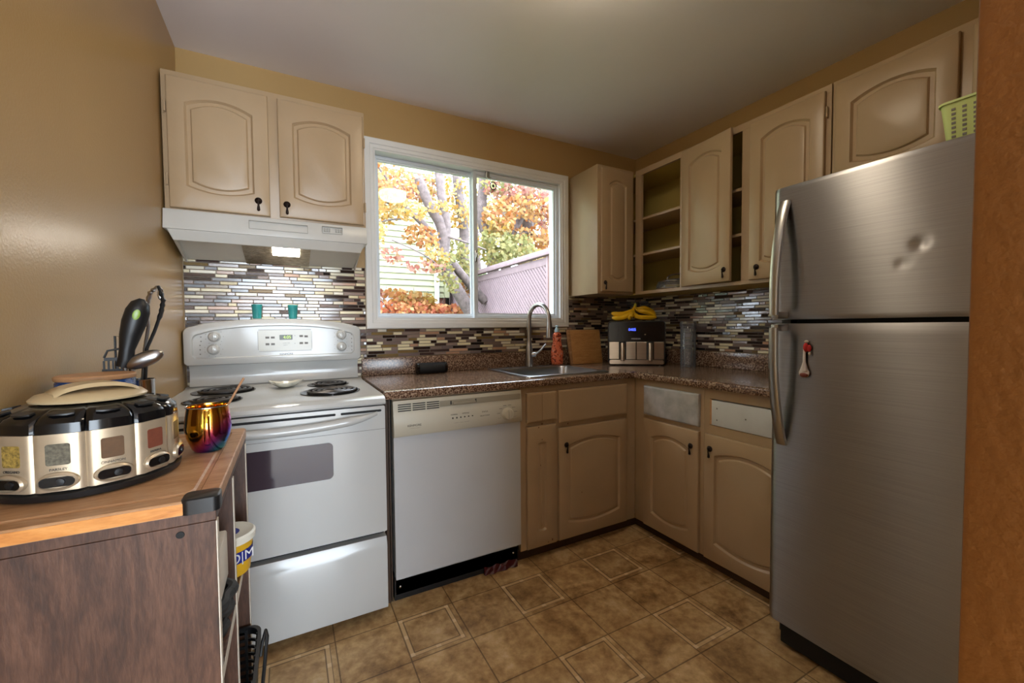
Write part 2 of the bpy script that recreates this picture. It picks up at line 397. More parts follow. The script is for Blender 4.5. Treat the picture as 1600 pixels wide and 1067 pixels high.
# window
win = thing('window_1', (1.475, 0, 1.187), 'white sliding kitchen window over the sink counter', 'window'); win['kind'] = 'structure'
def picture_frame(u0, u1, v0, v1, prof):   # prof: list of (inset, d)
    F = FB(0); L = []
    mb = MB()
    mb.loops([[F(u0+i, v0+i, d), F(u1-i, v0+i, d), F(u1-i, v1-i, d), F(u0+i, v1-i, d)] for i, d in prof]); return mb
picture_frame(.799, 2.149, 1.187, 2.227, [(0, .001), (0, .02), (.004, .024), (.03, .022), (.034, .017), (.05, .016), (.054, .010), (.062, .010), (.062, -.13)]).build('casing', 'white_trim', win, ang=25)
def sash(u0, u1, v0, v1, y, wd, name):
    F = FB(y); mb = MB()
    mb.loops([[F(u0+i, v0+i, d), F(u1-i, v0+i, d), F(u1-i, v1-i, d), F(u0+i, v1-i, d)] for i, d in [(0, 0), (0, .028), (wd*.6, .028), (wd*.7, .02), (wd, .018), (wd, 0), (0, 0)]])
    o = mb.build(name, 'white_vinyl', win, ang=25)
    MB().box(u0+wd-.003, u1-wd+.003, y-.008, y-.004, v0+wd-.003, v1-wd+.003).build('pane', 'window_glass', o); return o
sash(.863, 1.478, 1.25, 2.163, .085, .026, 'sash')
sr = sash(1.452, 2.087, 1.25, 2.163, .045, .03, 'sash')
MB().box(1.458, 1.472, .008, .02, 1.60, 1.67, .003).box(1.462, 1.47, -.002, .01, 1.625, 1.655, .002).build('latch', 'nickel', win)
MB().box(1.532, 1.556, -.004, .008, 2.13, 2.17, .002).box(1.536, 1.56, -.014, -.003, 2.118, 2.126, .001).build('blind_bracket', 'nickel', win)
orn = thing('window_charm', (1.575, -.016, 2.07), 'small dark ring charm hanging at the top of the window', 'ornament')
MB().tube([(1.575+.021*math.cos(a*PI/12), -.016, 2.076+.024*math.sin(a*PI/12)) for a in range(25)], .003, 8).build('ring', 'black_iron', orn)
MB().sphere((1.575, -.016, 2.076), .008, .004, .009).build('bead', 'bronze', orn)
MB().tube([(1.572, -.016, 2.10), (1.56, -.014, 2.122)], .0012, 6).tube([(1.578, -.016, 2.10), (1.552, -.014, 2.122)], .0012, 6).build('cord', 'white_vinyl', orn)

# mosaic backsplash: every strip its own little tile in one tiling mesh
TC = [((66, 50, 46), .08, 4.5), ((40, 30, 28), .07, 3.5), ((226, 214, 176), .25, 7), ((236, 230, 212), .2, 2.5), ((140, 120, 110), .18, 5), ((120, 104, 100), .1, 3), ((124, 102, 62), .15, 1.5), ((186, 146, 118), .2, 1.2)]
TW = [t[2] for t in TC]
def mosaic(mb, F, u0, u1, v0, v1, holes=(), d=.006):
    rows = int((v1-v0)/.0168); h = (v1-v0)/rows
    for r in range(rows):
        u = u0-random.random()*.08; last = None
        while u < u1:
            L = random.choice((.035, .05, .07, .09, .10, .12)); a, b = max(u, u0), min(u+L, u1); u += L
            if b-a < .008: continue
            za, zb = v0+r*h+.0009, v0+(r+1)*h-.0009
            if any(a > x0-.001 and b < x1+.001 and za > y0-.001 and zb < y1+.001 for x0, x1, y0, y1 in holes): continue
            t = random.choices(TC, TW)[0]
            if t is last: t = random.choices(TC, TW)[0]
            last = t; k = random.uniform(.85, 1.12); c = tuple(min(1, x*k) for x in lin(t[0]))+(t[1],)
            t1, t2 = random.uniform(-.0006, .0006), random.uniform(-.0005, .0005)
            a += .0009; b -= .0009; e = .0016
            o_ = [mb.bm.verts.new(F(*q)) for q in ((a, za, .001), (b, za, .001), (b, zb, .001), (a, zb, .001))]
            i_ = [mb.bm.verts.new(F(*q)) for q in ((a+e, za+e, d+t1+t2), (b-e, za+e, d-t1+t2), (b-e, zb-e, d-t1-t2), (a+e, zb-e, d+t1-t2))]
            fs = [mb.bm.faces.new(i_)]+[mb.bm.faces.new((o_[j], o_[(j+1) % 4], i_[(j+1) % 4], i_[j])) for j in range(4)]
            for f in fs: mb.paint(f, c)
m1 = MB(); FBk = FB(0)
mosaic(m1, FBk, .002, .797, .93, 1.52)
mosaic(m1, FBk, .797, 2.15, 1.028, 1.186)
mosaic(m1, FBk, 2.152, W-.008, 1.028, 1.41)
bs1 = struct(m1.build('trim_1', 'mosaic', smooth=False, recalc=False), 'brown and cream strip mosaic tiling on the window wall', 'backsplash')
MB().box(.002, .797, -.003, -.0005, .93, 1.52).box(.797, 2.15, -.003, -.0005, 1.028, 1.186).box(2.152, W-.004, -.003, -.0005, 1.028, 1.41).build('grout', 'grout', bs1)
m2 = MB(); mosaic(m2, FR(W), .008, 1.56, 1.028, 1.41)
bs2 = struct(m2.build('trim_2', 'mosaic', smooth=False, recalc=False), 'brown and cream strip mosaic tiling on the right wall', 'backsplash')
MB().box(W-.003, W-.0005, -1.56, -.004, 1.028, 1.41).build('grout', 'grout', bs2)

# ceiling lamp (just above the frame) and dining room lamp behind the camera
cl = thing('ceiling_light', (1.30, -1.385, H), 'round frosted glass ceiling lamp glowing at the top of the kitchen', 'ceiling light')
MB().lathe([(.001, H-.001), (.15, H-.001), (.15, H-.02), (.14, H-.022)], (1.30, -1.385, 0)).build('base_plate', 'white_trim', cl)
MB().lathe([(.12, H-.022), (.122, H-.06), (.1, H-.09), (.055, H-.106), (.001, H-.112)], (1.30, -1.385, 0)).build('glass_dome', 'lamp_glow', cl)
dl = thing('dining_lamp', (.6, -3.7, H), 'round warm ceiling lamp in the room behind the camera', 'ceiling light')
MB().lathe([(.001, H-.001), (.18, H-.001), (.18, H-.03), (.12, H-.09), (.001, H-.11)], (.6, -3.7, 0)).build('glass_dome', 'dining_glow', dl)

# ------------------------------------------------------------------ cabinets
def panel_loop(F, u0, u1, v0, v1, rt, rb, d, n=10):
    L = []
    for i in range(n): x = -1+2*i/n; L.append(F(u0+(u1-u0)*i/n, v0-rb*(1-x*x), d))
    for i in range(n): L.append(F(u1, v0+(v1-v0)*i/n, d))
    for i in range(n): x = 1-2*i/n; L.append(F(u1-(u1-u0)*i/n, v1+rt*(1-x*x), d))
    for i in range(n): L.append(F(u0, v1-(v1-v0)*i/n, d))
    return L
def door(parent, F, u0, u1, v0, v1, knob=None, rt=.03, rb=.022, mx=.055, mv=.065, t=.019, name='door', m='cabinet_paint', mt=None, rot=None, flat=False):
    mb = MB(); R_ = lambda i, d: panel_loop(F, u0+i, u1-i, v0+i, v1-i, 0, 0, d)
    L = [R_(0, .0008), R_(0, t-.005), R_(.002, t-.002), R_(.006, t)]
    if flat: L += [R_(.012, t)]
    else:
        mt = mv+rt if mt is None else mt
        q = lambda i, d: panel_loop(F, u0+mx+i, u1-mx-i, v0+mv+rb+i, v1-mt-i, rt, rb, d)
        L += [q(0, t), q(.003, t-.005), q(.007, t-.010), q(.019, t-.009), q(.024, t-.002), q(.029, t-.0005)]
    mb.loops(L, True, True, True)
    if rot: mb.xf(rot)
    o = mb.build(name, m, parent, ang=28)
    if knob: pull(o, F, knob[0], knob[1], t, rot)
    return o
def pull(parent, F, u, v, t, rot=None):
    mb = MB(); ax = tuple(F.N)
    mb.lathe([(.013, 0), (.014, .003), (.011, .006), (.006, .008), (.005, .014), (.001, .016)], F(u, v, t), 14, ax)
    mb.tube([F(u, v+.002, t+.012), F(u, v-.012, t+.013), F(u, v-.02, t+.011), F(u, v-.032, t+.009), F(u, v-.04, t+.009), F(u, v-.044, t+.009)], [.003, .003, .0035, .0055, .006, .002], 10)
    if rot: mb.xf(rot)
    return mb.build('handle', 'bronze', parent)
def hinge(parent, F, u, v, rot=None):
    mb = MB(); mb.tube([F(u, v-.022, .012), F(u, v+.022, .012)], .004, 8); fbox(mb, F, u-.008, u+.001, v-.024, v+.024, .001, .004)
    return mb.build('hinge', 'cabinet_paint', parent)

# left wall cabinet over the range
F = FB(-.312)
lc = thing('wall_cabinet', (.38, -.15, 1.666), 'cream two-door wall cabinet over the white range hood', 'cabinet')
MB().box(.006, .757, -.312, -.002, 1.666, 2.204, .002).build('carcass', 'cabinet_paint', lc)
door(lc, F, .024, .364, 1.672, 2.178, (.322, 1.732))
door(lc, F, .400, .748, 1.676, 2.178, (.428, 1.730))
for u, v in ((.018, 2.06), (.018, 1.78), (.754, 2.06), (.754, 1.76)): hinge(lc, F, u, v)

# corner wall cabinet on the window wall
F = FB(-.31)
cc = thing('wall_cabinet', (2.32, -.15, 1.398), 'narrow cream wall cabinet between the window and the room corner', 'cabinet')
MB().box(2.164, 2.47, -.31, -.012, 1.4, 2.216, .002).build('carcass', 'cabinet_paint', cc)
door(cc, F, 2.186, 2.452, 1.415, 2.195, (2.212, 1.47), mx=.06)

# right wall cabinet run: open bay, ajar door, closed door
X = 2.483; F = FR(X)
rc = thing('wall_cabinet', (2.65, -.9, 1.40), 'cream wall cabinet with an open shelf bay beside two arched doors', 'cabinet')
cb = MB()
for a in ((.315, 1.455, 2.18, 2.216), (.315, 1.455, 1.40, 1.42), (.315, .368, 1.42, 2.18), (.676, .722, 1.42, 2.18), (1.058, 1.10, 1.42, 2.18), (1.42, 1.455, 1.42, 2.18)):
    fbox(cb, F, a[0], a[1], a[2], a[3], -.019, 0, .001)
cb.build('face_frame', 'cabinet_paint', rc, smooth=False)
cs = MB()
cs.box(X+.019, W-.012, -1.455, -.02, 1.40, 1.412).box(X+.019, W-.012, -1.455, -.02, 2.19, 2.21).box(W-.018, W-.010, -1.455, -.02, 1.412, 2.19)
for y in (-.03, -1.09, -1.455): cs.box(X+.019, W-.018, y, y+.012, 1.412, 2.19)
cs.box(X+.019, W-.018, -.705, -.693, 1.412, 2.19)
cs.build('carcass', 'cabinet_inside', rc, smooth=False)
for z in (1.663, 1.897):
    MB().box(X+.012, W-.02, -.69, -.022, z-.008, z+.008, .001).build('shelf', 'cabinet_paint', rc)
    MB().box(X+.025, W-.02, -1.075, -.708, z-.008, z+.008, .001).build('shelf', 'cabinet_paint', rc)
hp = F(.70, 0, 0)
rot = Matrix.Translation(hp) @ Matrix.Rotation(math.radians(-6), 4, 'Z') @ Matrix.Translation(-hp)
door(rc, F, .702, 1.032, 1.42, 2.20, (1.0, 1.482), rot=rot)
door(rc, F, 1.108, 1.436, 1.418, 2.19, (1.15, 1.478))
for v in (1.55, 2.1): hinge(rc, F, 1.442, v)
for v in (1.47, 2.09): hinge(rc, F, .372, v)

# over-fridge cabinet
F = FR(X)
oc = thing('wall_cabinet', (2.65, -1.86, 1.76), 'short cream wall cabinet above the stainless refrigerator', 'cabinet')
MB().box(X, W-.004, -2.285, -1.46, 1.755, 2.216, .002).build('carcass', 'cabinet_paint', oc)
door(oc, F, 1.475, 1.842, 1.768, 2.192, None)
door(oc, F, 1.875, 2.25, 1.768, 2.192, None)

# base cabinets: left run under the sink
ZC = .928
F = FB(-.61)
b1 = thing('base_cabinet', (1.8, -.3, 0), 'cream sink base cabinet with worn paint beside the dishwasher', 'cabinet')
kb_ = MB()
for a in ((1.422, 1.455, .062, ZC-.04), (1.629, 1.646, .062, ZC-.04), (2.115, 2.193, .062, ZC-.04), (1.455, 1.629, .062, .068), (1.455, 1.629, .69, .712), (1.455, 1.629, .86, ZC-.04), (1.646, 2.115, .062, .068), (1.646, 2.115, .662, .69), (1.646, 2.115, .862, ZC-.04)): fbox(kb_, F, a[0], a[1], a[2], a[3], -.02, 0)
kb_.box(1.422, 1.44, -.59, -.02, .062, ZC-.04).box(2.175, 2.193, -.59, -.02, .062, ZC-.04).box(1.44, 2.175, -.59, -.02, .062, .075).box(1.44, 2.175, -.03, -.02, .075, ZC-.2).build('carcass', 'cabinet_paint', b1, smooth=False)
MB().box(1.422, 2.24, -.575, -.05, .0, .0615).build('toe_kick', 'toe_kick', b1)
door(b1, F, 1.455, 1.629, .712, .860, flat=True, name='drawer_front')
fbox(MB(), F, 1.541, 1.5425, .716, .856, .0192, .0196).build('seam', 'brown_print', b1)
door(b1, F, 1.646, 2.115, .69, .862, flat=True, name='drawer_front')
nd = door(b1, F, 1.455, 1.629, .068, .690, rt=.008, rb=.006, mx=.062, mv=.08)
door(b1, F, 1.646, 2.115, .068, .662, (1.69, .572))
for u, v, a in ((1.60, .09, .004), (1.575, .083, .003), (1.54, .70, .006), (1.52, .684, .004), (1.70, .683, .004), (1.79, .30, .003), (1.53, .49, .003), (1.54, .62, .003)):
    tag(MB().lathe([(a, 0), (a*.8, .0004), (.0005, .0006)], F(u, v, .0192), 7, (0, -1, 0), sx=1, sy=.7+random.random()*.9).build('paint_chip', 'brown_print', b1), 'dark chip in the cream paint')

# right run
X = 2.193; F = FR(X)
b2 = thing('base_cabinet', (2.5, -.85, 0), 'cream base cabinet with a grey primed drawer front near the corner', 'cabinet')
MB().box(X, W-.02, -1.069, -.612, .062, ZC-.04, .001).build('carcass', 'cabinet_paint', b2)
MB().box(X+.04, W-.05, -1.069, -.577, 0, .0615).build('toe_kick', 'toe_kick', b2)
tag(door(b2, F, .692, 1.05, .695, .856, flat=True, name='drawer_front', m='primer_grey'), 'drawer front smeared with grey primer')
door(b2, F, .692, 1.05, .066, .672, (1.008, .592))
b3 = thing('base_cabinet', (2.5, -1.28, 0), 'cream base cabinet with a bare white drawer box beside the refrigerator', 'cabinet')
cb = MB()
for a in ((1.0705, 1.10, .062, ZC-.04), (1.10, 1.488, .062, .715), (1.10, 1.488, .842, ZC-.04), (1.474, 1.488, .715, .842)): fbox(cb, F, a[0], a[1], a[2], a[3], -.02, 0)
cb.box(X+.02, W-.02, -1.486, -1.0705, .062, .70)
cb.build('carcass', 'cabinet_paint', b3, smooth=False)
MB().box(X+.04, W-.05, -1.488, -1.0705, 0, .0615).build('toe_kick', 'toe_kick', b3)
dr = fbox(MB(), F, 1.112, 1.472, .718, .836, -.40, .004, .001).build('drawer_box', 'primer_white', b3)
for u, v in ((1.14, .80), (1.14, .745), (1.28, .775), (1.44, .80), (1.44, .745)): MB().lathe([(.004, 0), (.003, .001), (.0005, .0012)], F(u, v, .0042), 8, (-1, 0, 0)).build('screw_hole', 'grey_print', dr)
fbox(MB(), F, 1.101, 1.111, .718, .840, -.01, .001).build('wood_edge', 'lid_wood', b3)
door(b3, F, 1.083, 1.482, .066, .672, (1.115, .605))

# countertop with sink hole
ct = thing('countertop', (1.5, -.3, ZC-.04), 'speckled brown laminate corner countertop with a low splash ledge', 'countertop')
sx0, sx1, sy0, sy1 = 1.52, 2.02, -.535, -.10
cm = MB(); z0, z1 = ZC-.038, ZC
def slab(x0, x1, y0, y1): cm.box(x0, x1, y0, y1, z0, z1)
slab(.767, sx0, -.615, -.004); slab(sx1, W-.004, -.615, -.004); slab(sx0, sx1, -.615, sy0); slab(sx0, sx1, sy1, -.004)
slab(2.181, W-.004, -1.488, -.615)
cm.build('worktop', 'laminate_granite', ct, smooth=False)
nose = MB(); npf = [(0, -.038), (.016, -.036), (.020, -.030), (.021, -.012), (.018, -.003), (.010, .0005), (0, 0)]
nose.loops([[V(x, -.615-a*1.0, ZC+b) for a, b in npf] for x in (.767,)]+[[V(2.181-a, -.615-a, ZC+b) for a, b in npf]]+[[V(2.181-a, -1.488, ZC+b) for a, b in npf]], False)
nose.loops([[V(.767, -.615-a, ZC+b) for a, b in npf], [V(.768, -.615-a*.01, ZC+b) for a, b in npf]], False)
nose.build('front_edge', 'laminate_granite', ct)
MB().box(.767, W-.03, -.026, -.008, ZC+.0005, ZC+.098, .004).box(W-.026, W-.008, -1.488, -.008, ZC+.0005, ZC+.098, .004).build('splash_ledge', 'laminate_granite', ct)
MB().box(2.1785, 2.1795, -.63, -.03, ZC, ZC+.0006).build('joint', 'dark_print', ct)

# sink and faucet
sk = thing('kitchen_sink', (1.77, -.32, ZC), 'stainless steel drop-in sink below the window', 'sink')
def rrect(x0, x1, y0, y1, r, z, n=6):
    P = []
    for cx, cy, a0 in ((x1-r, y0+r, -PI/2), (x1-r, y1-r, 0), (x0+r, y1-r, PI/2), (x0+r, y0+r, PI)):
        for i in range(n+1): a = a0+PI/2*i/n; P.append((cx+r*math.cos(a), cy+r*math.sin(a), z))
    return P
MB().loops([rrect(1.495, 2.045, -.565, -.062, .02, ZC+.0006), rrect(1.497, 2.043, -.563, -.064, .02, ZC+.006), rrect(1.488, 2.035, -.555, -.07, .02, ZC+.008), rrect(1.525, 2.015, -.53, -.15, .06, ZC+.006)]).build('rim', 'sink_steel', sk)
MB().loops([rrect(1.525, 2.015, -.53, -.15, .06, ZC+.006), rrect(1.53, 2.01, -.525, -.155, .06, ZC-.01), rrect(1.54, 2.0, -.515, -.165, .06, ZC-.15), rrect(1.56, 1.98, -.49, -.19, .05, ZC-.17)], True, False, True).build('basin', 'sink_steel', sk)
MB().lathe([(.001, 0), (.02, 0), (.022, .004), (.012, .006), (.001, .007)], (1.63, -.105, ZC+.0085)).build('hole_cover', 'chrome', sk)
fc = thing('faucet', (1.775, -.108, ZC+.008), 'brushed nickel gooseneck faucet with pull-down spray head', 'faucet')
fx, fy, fz = 1.775, -.108, ZC+.0085
MB().lathe([(.027, 0), (.027, .02), (.024, .06), (.021, .12), (.016, .14), (.0145, .16)], (fx, fy, fz), 24).build('body', 'nickel', fc)
pth = [(fx, fy, fz+.15), (fx, fy, fz+.30)]+[(fx+.02*(1-math.cos(a)), fy-.085*(1-math.cos(a)), fz+.30+.092*math.sin(a)) for a in [PI*i/14 for i in range(1, 14)]]+[(fx+.04, fy-.17, fz+.30), (fx+.041, fy-.172, fz+.28)]
MB().tube(pth, .0135, 16).build('spout', 'nickel', fc)
MB().lathe([(.0135, 0), (.0155, -.02), (.020, -.075), (.021, -.10), (.016, -.103), (.001, -.103)], (fx+.041, fy-.172, fz+.288), 20).build('spray_head', 'nickel', fc)
MB().tube([(fx+.01, fy-.008, fz+.075), (fx+.035, fy-.02, fz+.078)], [.017, .015], 14).tube([(fx+.033, fy-.018, fz+.078), (fx+.062, fy-.03, fz+.10), (fx+.098, fy-.045, fz+.142)], [.009, .009, .011], 12, flat=.7).build('lever', 'nickel', fc)
sb = thing('dish_soap_bottle', (2.005, -.085, ZC+.0085), 'orange patterned dish soap bottle with a pale blue cap', 'bottle')
MB().lathe([(.001, 0), (.040, .001), (.045, .012), (.047, .05), (.046, .085), (.038, .125), (.031, .15), (.030, .165), (.034, .185), (.032, .20), (.022, .212), (.014, .216), (.001, .216)], (2.005, -.085, ZC+.009), 28, sy=.62).build('bottle', 'soap_label', sb)
MB().lathe([(.014, .2165), (.0155, .218), (.015, .236), (.010, .242), (.008, .252), (.012, .255), (.008, .262), (.001, .262)], (2.005, -.085, ZC+.009), 20).build('cap', 'soap_cap', sb)
cbd = thing('cutting_board', (2.26, -.05, ZC), 'plain wooden cutting board leaning against the tiled corner', 'cutting board')
MB().hexa([(2.125, -.085, ZC+.001), (2.40, -.085, ZC+.001), (2.40, -.067, ZC+.001), (2.125, -.067, ZC+.001), (2.125, -.048, ZC+.238), (2.40, -.048, ZC+.238), (2.40, -.03, ZC+.238), (2.125, -.03, ZC+.238)], .004).build('board', 'bamboo', cbd)
MB().hexa([(2.125-.003, -.086, ZC+.001), (2.14, -.086, ZC+.001), (2.14, -.066, ZC+.001), (2.122, -.066, ZC+.001), (2.115, -.049, ZC+.239), (2.139, -.049, ZC+.239), (2.139, -.029, ZC+.239), (2.115, -.029, ZC+.239)], .004).build('side_strip', 'board_wood', cbd)
bt = thing('portable_speaker', (1.135, -.09, ZC), 'small black cylindrical speaker lying on the counter', 'speaker')
MB().tube([(1.055, -.09, ZC+.033), (1.062, -.09, ZC+.033), (1.208, -.09, ZC+.033), (1.215, -.09, ZC+.033)], [.026, .031, .031, .026], 24).build('grille', 'black_matte', bt)
for x0 in (1.045, 1.205): MB().tube([(x0, -.09, ZC+.033), (x0+.004, -.09, ZC+.033), (x0+.016, -.09, ZC+.033), (x0+.02, -.09, ZC+.033)], [.022, .0325, .0325, .028], 24).build('end_cap', 'black_gloss', bt)

# ------------------------------------------------------------------ range, hood, dishwasher
rg = thing('kitchen_range', (.381, -.35, 0), 'white freestanding electric coil range beside the wooden cart', 'stove')
MB().box(.006, .756, -.64, -.012, .03, .884, .002).build('body', 'enamel', rg)
MB().box(.03, .73, -.60, -.05, 0, .0295).build('base', 'black_matte', rg)
tp = MB(); pr_ = [(-.012, .885), (-.012, .93), (-.05, .93), (-.075, .921), (-.09, .918), (-.64, .918), (-.672, .915), (-.688, .906), (-.692, .893), (-.688, .886), (-.66, .885)]
tp.prism([(.003, y, z) for y, z in pr_], (.756, 0, 0), .002); tp.build('cooktop', 'enamel', rg)
def burner(cx, cy, r):
    dp = MB().lathe([(r*1.12, .9185), (r*1.13, .922), (r*1.05, .922), (r*.95, .9195), (r*.3, .919), (.001, .919)], (cx, cy, 0), 36).build('burner', 'black_gloss', rg)
    P = []; turns = 4.3 if r > .09 else 3.4
    for i in range(int(turns*26)): a = 2*PI*i/26; q = r*.16+(r*.84)*i/(turns*26); P.append((cx+q*math.cos(a), cy+q*math.sin(a), .9265))
    P += [(cx+r*1.02, cy+.012, .924)]
    MB().tube(P, r*.062, 6, flat=.8).build('coil', 'coil_metal', dp)
    sp = MB()
    for k in range(3): a = k*2*PI/3+.5; sp.box(-r, r*.02, -.0025, .0025, .9195, .922).xf(Matrix.Identity(4)) if 0 else sp.tube([(cx+r*.1*math.cos(a), cy+r*.1*math.sin(a), .921), (cx+r*math.cos(a), cy+r*math.sin(a), .921)], .002, 6)
    sp.build('support', 'chrome', dp)
for b in ((.165, -.20, .105), (.16, -.47, .085), (.585, -.20, .082), (.575, -.455, .105)): burner(*b)
Fk = FB(-.095)
def guard(i, d, sag=0):
    x0, x1, z0, z1, r = .006+i, .754-i, 1.028+i, 1.205-i, .03
    P = [(x0+.012, z0), (x1-.012, z0), (x1, z0+.012), (x1, z1-r)]
    for k in range(1, 6): a = PI/2*k/5; P.append((x1-r+r*math.cos(a), z1-r+r*math.sin(a)))
    for k in range(1, 14): t = k/14; P.append((x1-r-(x1-x0-2*r)*t, z1+.036*math.sin(PI*t)**.6))
    for k in range(0, 6): a = PI/2+PI/2*k/5; P.append((x0+r+r*math.cos(a), z1-r+r*math.sin(a)))
    P.append((x0, z0+.012)); return [Fk(u, v, d) for u, v in P]
bg_ = MB().loops([guard(0, -.083), guard(0, -.01), guard(.003, -.003), guard(.01, 0), guard(.032, 0), guard(.036, -.006)], True, True, True).build('backguard', 'enamel', rg, ang=30)
MB().prism([(.02, -.015, .931), (.02, -.06, .931), (.02, -.048, .96), (.02, -.046, 1.0), (.02, -.06, 1.027), (.02, -.015, 1.027)], (.722, 0, 0)).build('splash_panel', 'enamel', rg)
Fk = FB(-.0892)
con = plate(Fk, .292, .522, 1.085, 1.186, .012, -.001, .0012).build('control_panel', 'enamel_warm', bg_)
fr_ = MB()
for a in ((.294, .520, 1.1865, 1.1885), (.294, .520, 1.083, 1.0842), (.2905, .292, 1.09, 1.18), (.522, .5232, 1.09, 1.18)): fbox(fr_, Fk, *a, 0, .0006)
fr_.build('panel_line', 'grey_print', bg_)
plate(Fk, .381, .437, 1.138, 1.162, .002, .0012, .0016).build('display', 'display_green', bg_)
text('4:05', Fk, .414, 1.150, .02, 'green_digits', bg_, .002)
text('KENMORE', Fk, .409, 1.068, .0125, 'dark_print', bg_, .0003)
for u, v in ((.33, 1.15), (.353, 1.15), (.33, 1.118), (.353, 1.118), (.475, 1.155), (.497, 1.153), (.475, 1.12), (.497, 1.12)):
    fbox(MB(), Fk, u-.008, u+.008, v-.005, v+.005, .0012, .0016).build('button_print', 'grey_print', bg_)
text('COOK TIME', Fk, .41, 1.122, .0055, 'grey_print', bg_, .0016); text('CLEAN', Fk, .405, 1.112, .0055, 'grey_print', bg_, .0016); text('^', Fk, .447, 1.155, .014, 'grey_print', bg_, .0016); text('v', Fk, .447, 1.12, .012, 'grey_print', bg_, .0016)
for u, v in ((.122, 1.158), (.118, 1.100), (.660, 1.158), (.660, 1.098)):
    kb = MB().lathe([(.024, 0), (.025, .004), (.021, .008), (.0195, .02), (.018, .026), (.015, .028), (.001, .028)], Fk(u, v, 0), 28, (0, -1, 0)).build('knob', 'enamel', bg_)
    fbox(MB(), Fk, u-.0035, u+.0035, v-.017, v+.017, .027, .032, .001).build('grip', 'enamel', kb)
    mk = MB()
    for k in range(9): a = PI*(.1+1.8*k/8)-PI/2; mk.lathe([(.0016, 0), (.0005, .0005)], Fk(u+.034*math.sin(a), v-.034*math.cos(a), 0), 6, (0, -1, 0))
    s_ = -1 if u < .4 else 1
    for dv in (.02, 0, -.02): mk.lathe([(.003, 0), (.0005, .0006)], Fk(u+s_*.05, v+dv, 0), 8, (0, -1, 0))
    mk.build('mark', 'grey_print', bg_)
# oven door, window, handle, drawer
Fd = FB(-.641)
od = plate(Fd, .006, .756, .366, .880, .006, .001, .045).build('oven_door', 'enamel', rg)
Fd2 = FB(-.6862)
plate(Fd2, .205, .560, .617, .757, .018, 0, .0012, 6).build('oven_window', 'oven_glass', od)
for u0, u1 in ((.16, .36), (.375, .572), (.590, .742)) if 0 else ((.02, .17), (.19, .572), (.590, .742)):
    plate(Fd2, u0, u1, .857, .866, .004, 0, .0008).build('vent_slot', 'black_matte', od)
hn = MB(); N_ = 28; L = []
for i in range(N_+1):
    t = -1+2*i/N_; x = .381+.345*t; q = 1-t*t; z = .852-.032*(q**.8); d = .003+.034*min(1, q*2.2)**.7; hgt = .007+.010*min(1, q*2)
    L.append([Fd2(x, z+hgt*math.cos(a), d*.5+(d*.5)*math.sin(a)) for a in [2*PI*k/14 for k in range(14)]])
hn.loops(L, True, True, True).build('door_handle', 'enamel', od)
fbox(MB(), Fd2, .006, .756, .786, .7875, 0, .0008).build('seam', 'grey_print', od)
dwr = MB(); P_ = [(0, .05), (.046, .05), (.05, .062), (.05, .295), (.040, .318), (.036, .342), (0, .342)]
dwr.prism([Fd(.007, v, d+.001) for d, v in P_], (.748, 0, 0), .003).build('drawer', 'enamel', rg)
MB().box(.012, .75, -.645, -.6405, .343, .365).build('shadow_gap', 'black_matte', rg)
for i, x in enumerate((.289, .442)):
    c = thing('small_cup', (x, -.052, 1.243), ['teal tapered cup on the left of the range backguard', 'teal cup on the right of the range backguard, near the window'][i], 'cup', 'teal cups on the backguard')
    zb = 1.2415
    MB().lathe([(.001, zb), (.017, zb), (.0185, zb+.006), (.0215, zb+.058), (.0225, zb+.06), (.0228, zb+.067), (.021, zb+.068), (.0195, zb+.06), (.016, zb+.01), (.001, zb+.008)], (x, -.052, 0), 24).build('body', 'cup_teal', c)
    if i: MB().lathe([(.0205, zb+.03), (.0212, zb+.031), (.0208, zb+.032)], (x, -.052, 0), 24, caps=False).build('ridge', 'cup_teal', c)
# spoon rest: a low dish with a pinched duck-bill spout
sr_ = thing('spoon_rest', (.40, -.20, .919), 'cream ceramic spoon rest between the range burners', 'spoon rest')
m_ = MB(); L = []
for r, z in ((.02, .9195), (.05, .921), (.072, .934), (.076, .942), (.07, .942), (.045, .928), (.001, .926)):
    ring = []
    for k in range(36):
        a = 2*PI*k/36; f = 1+1.25*math.exp(-((a-4.6)/.40)**2)+.12*math.cos(2*a); sq = .48
        ring.append((.405+r*f*math.cos(a)*.85, -.185+r*f*math.sin(a)*.62, z+(.006*math.exp(-((a-4.5)/.5)**2)+.012*abs(math.cos(a))**3)*(r/.076)))
    L.append(ring)
m_.loops(L, True, True, False).build('dish', 'cream_ceramic', sr_)

hd = thing('range_hood', (.38, -.16, 1.50), 'white under-cabinet range hood with a lit bulb panel', 'range hood')
hm = MB()
hm.hexa([(.002, -.345, 1.585), (.757, -.345, 1.585), (.757, -.012, 1.585), (.002, -.012, 1.585), (.002, -.332, 1.6645), (.757, -.332, 1.6645), (.757, -.012, 1.6645), (.002, -.012, 1.6645)], .003)
hm.build('body', 'hood_white', hd)
lp = MB(); lp.hexa([(.03, -.322, 1.545), (.729, -.322, 1.545), (.729, -.31, 1.545), (.03, -.31, 1.545), (.014, -.342, 1.5845), (.745, -.342, 1.5845), (.745, -.318, 1.5845), (.014, -.318, 1.5845)], .002)
for x0, x1, xb in ((.014, .022, .016), (.737, .745, -.016)): lp.hexa([(x0+xb, -.32, 1.547), (x1+xb, -.32, 1.547), (x1, -.012, 1.50), (x0, -.012, 1.50), (x0, -.34, 1.5846), (x1, -.34, 1.5846), (x1, -.012, 1.5846), (x0, -.012, 1.5846)])
lp.build('lip', 'hood_white', hd, smooth=False)
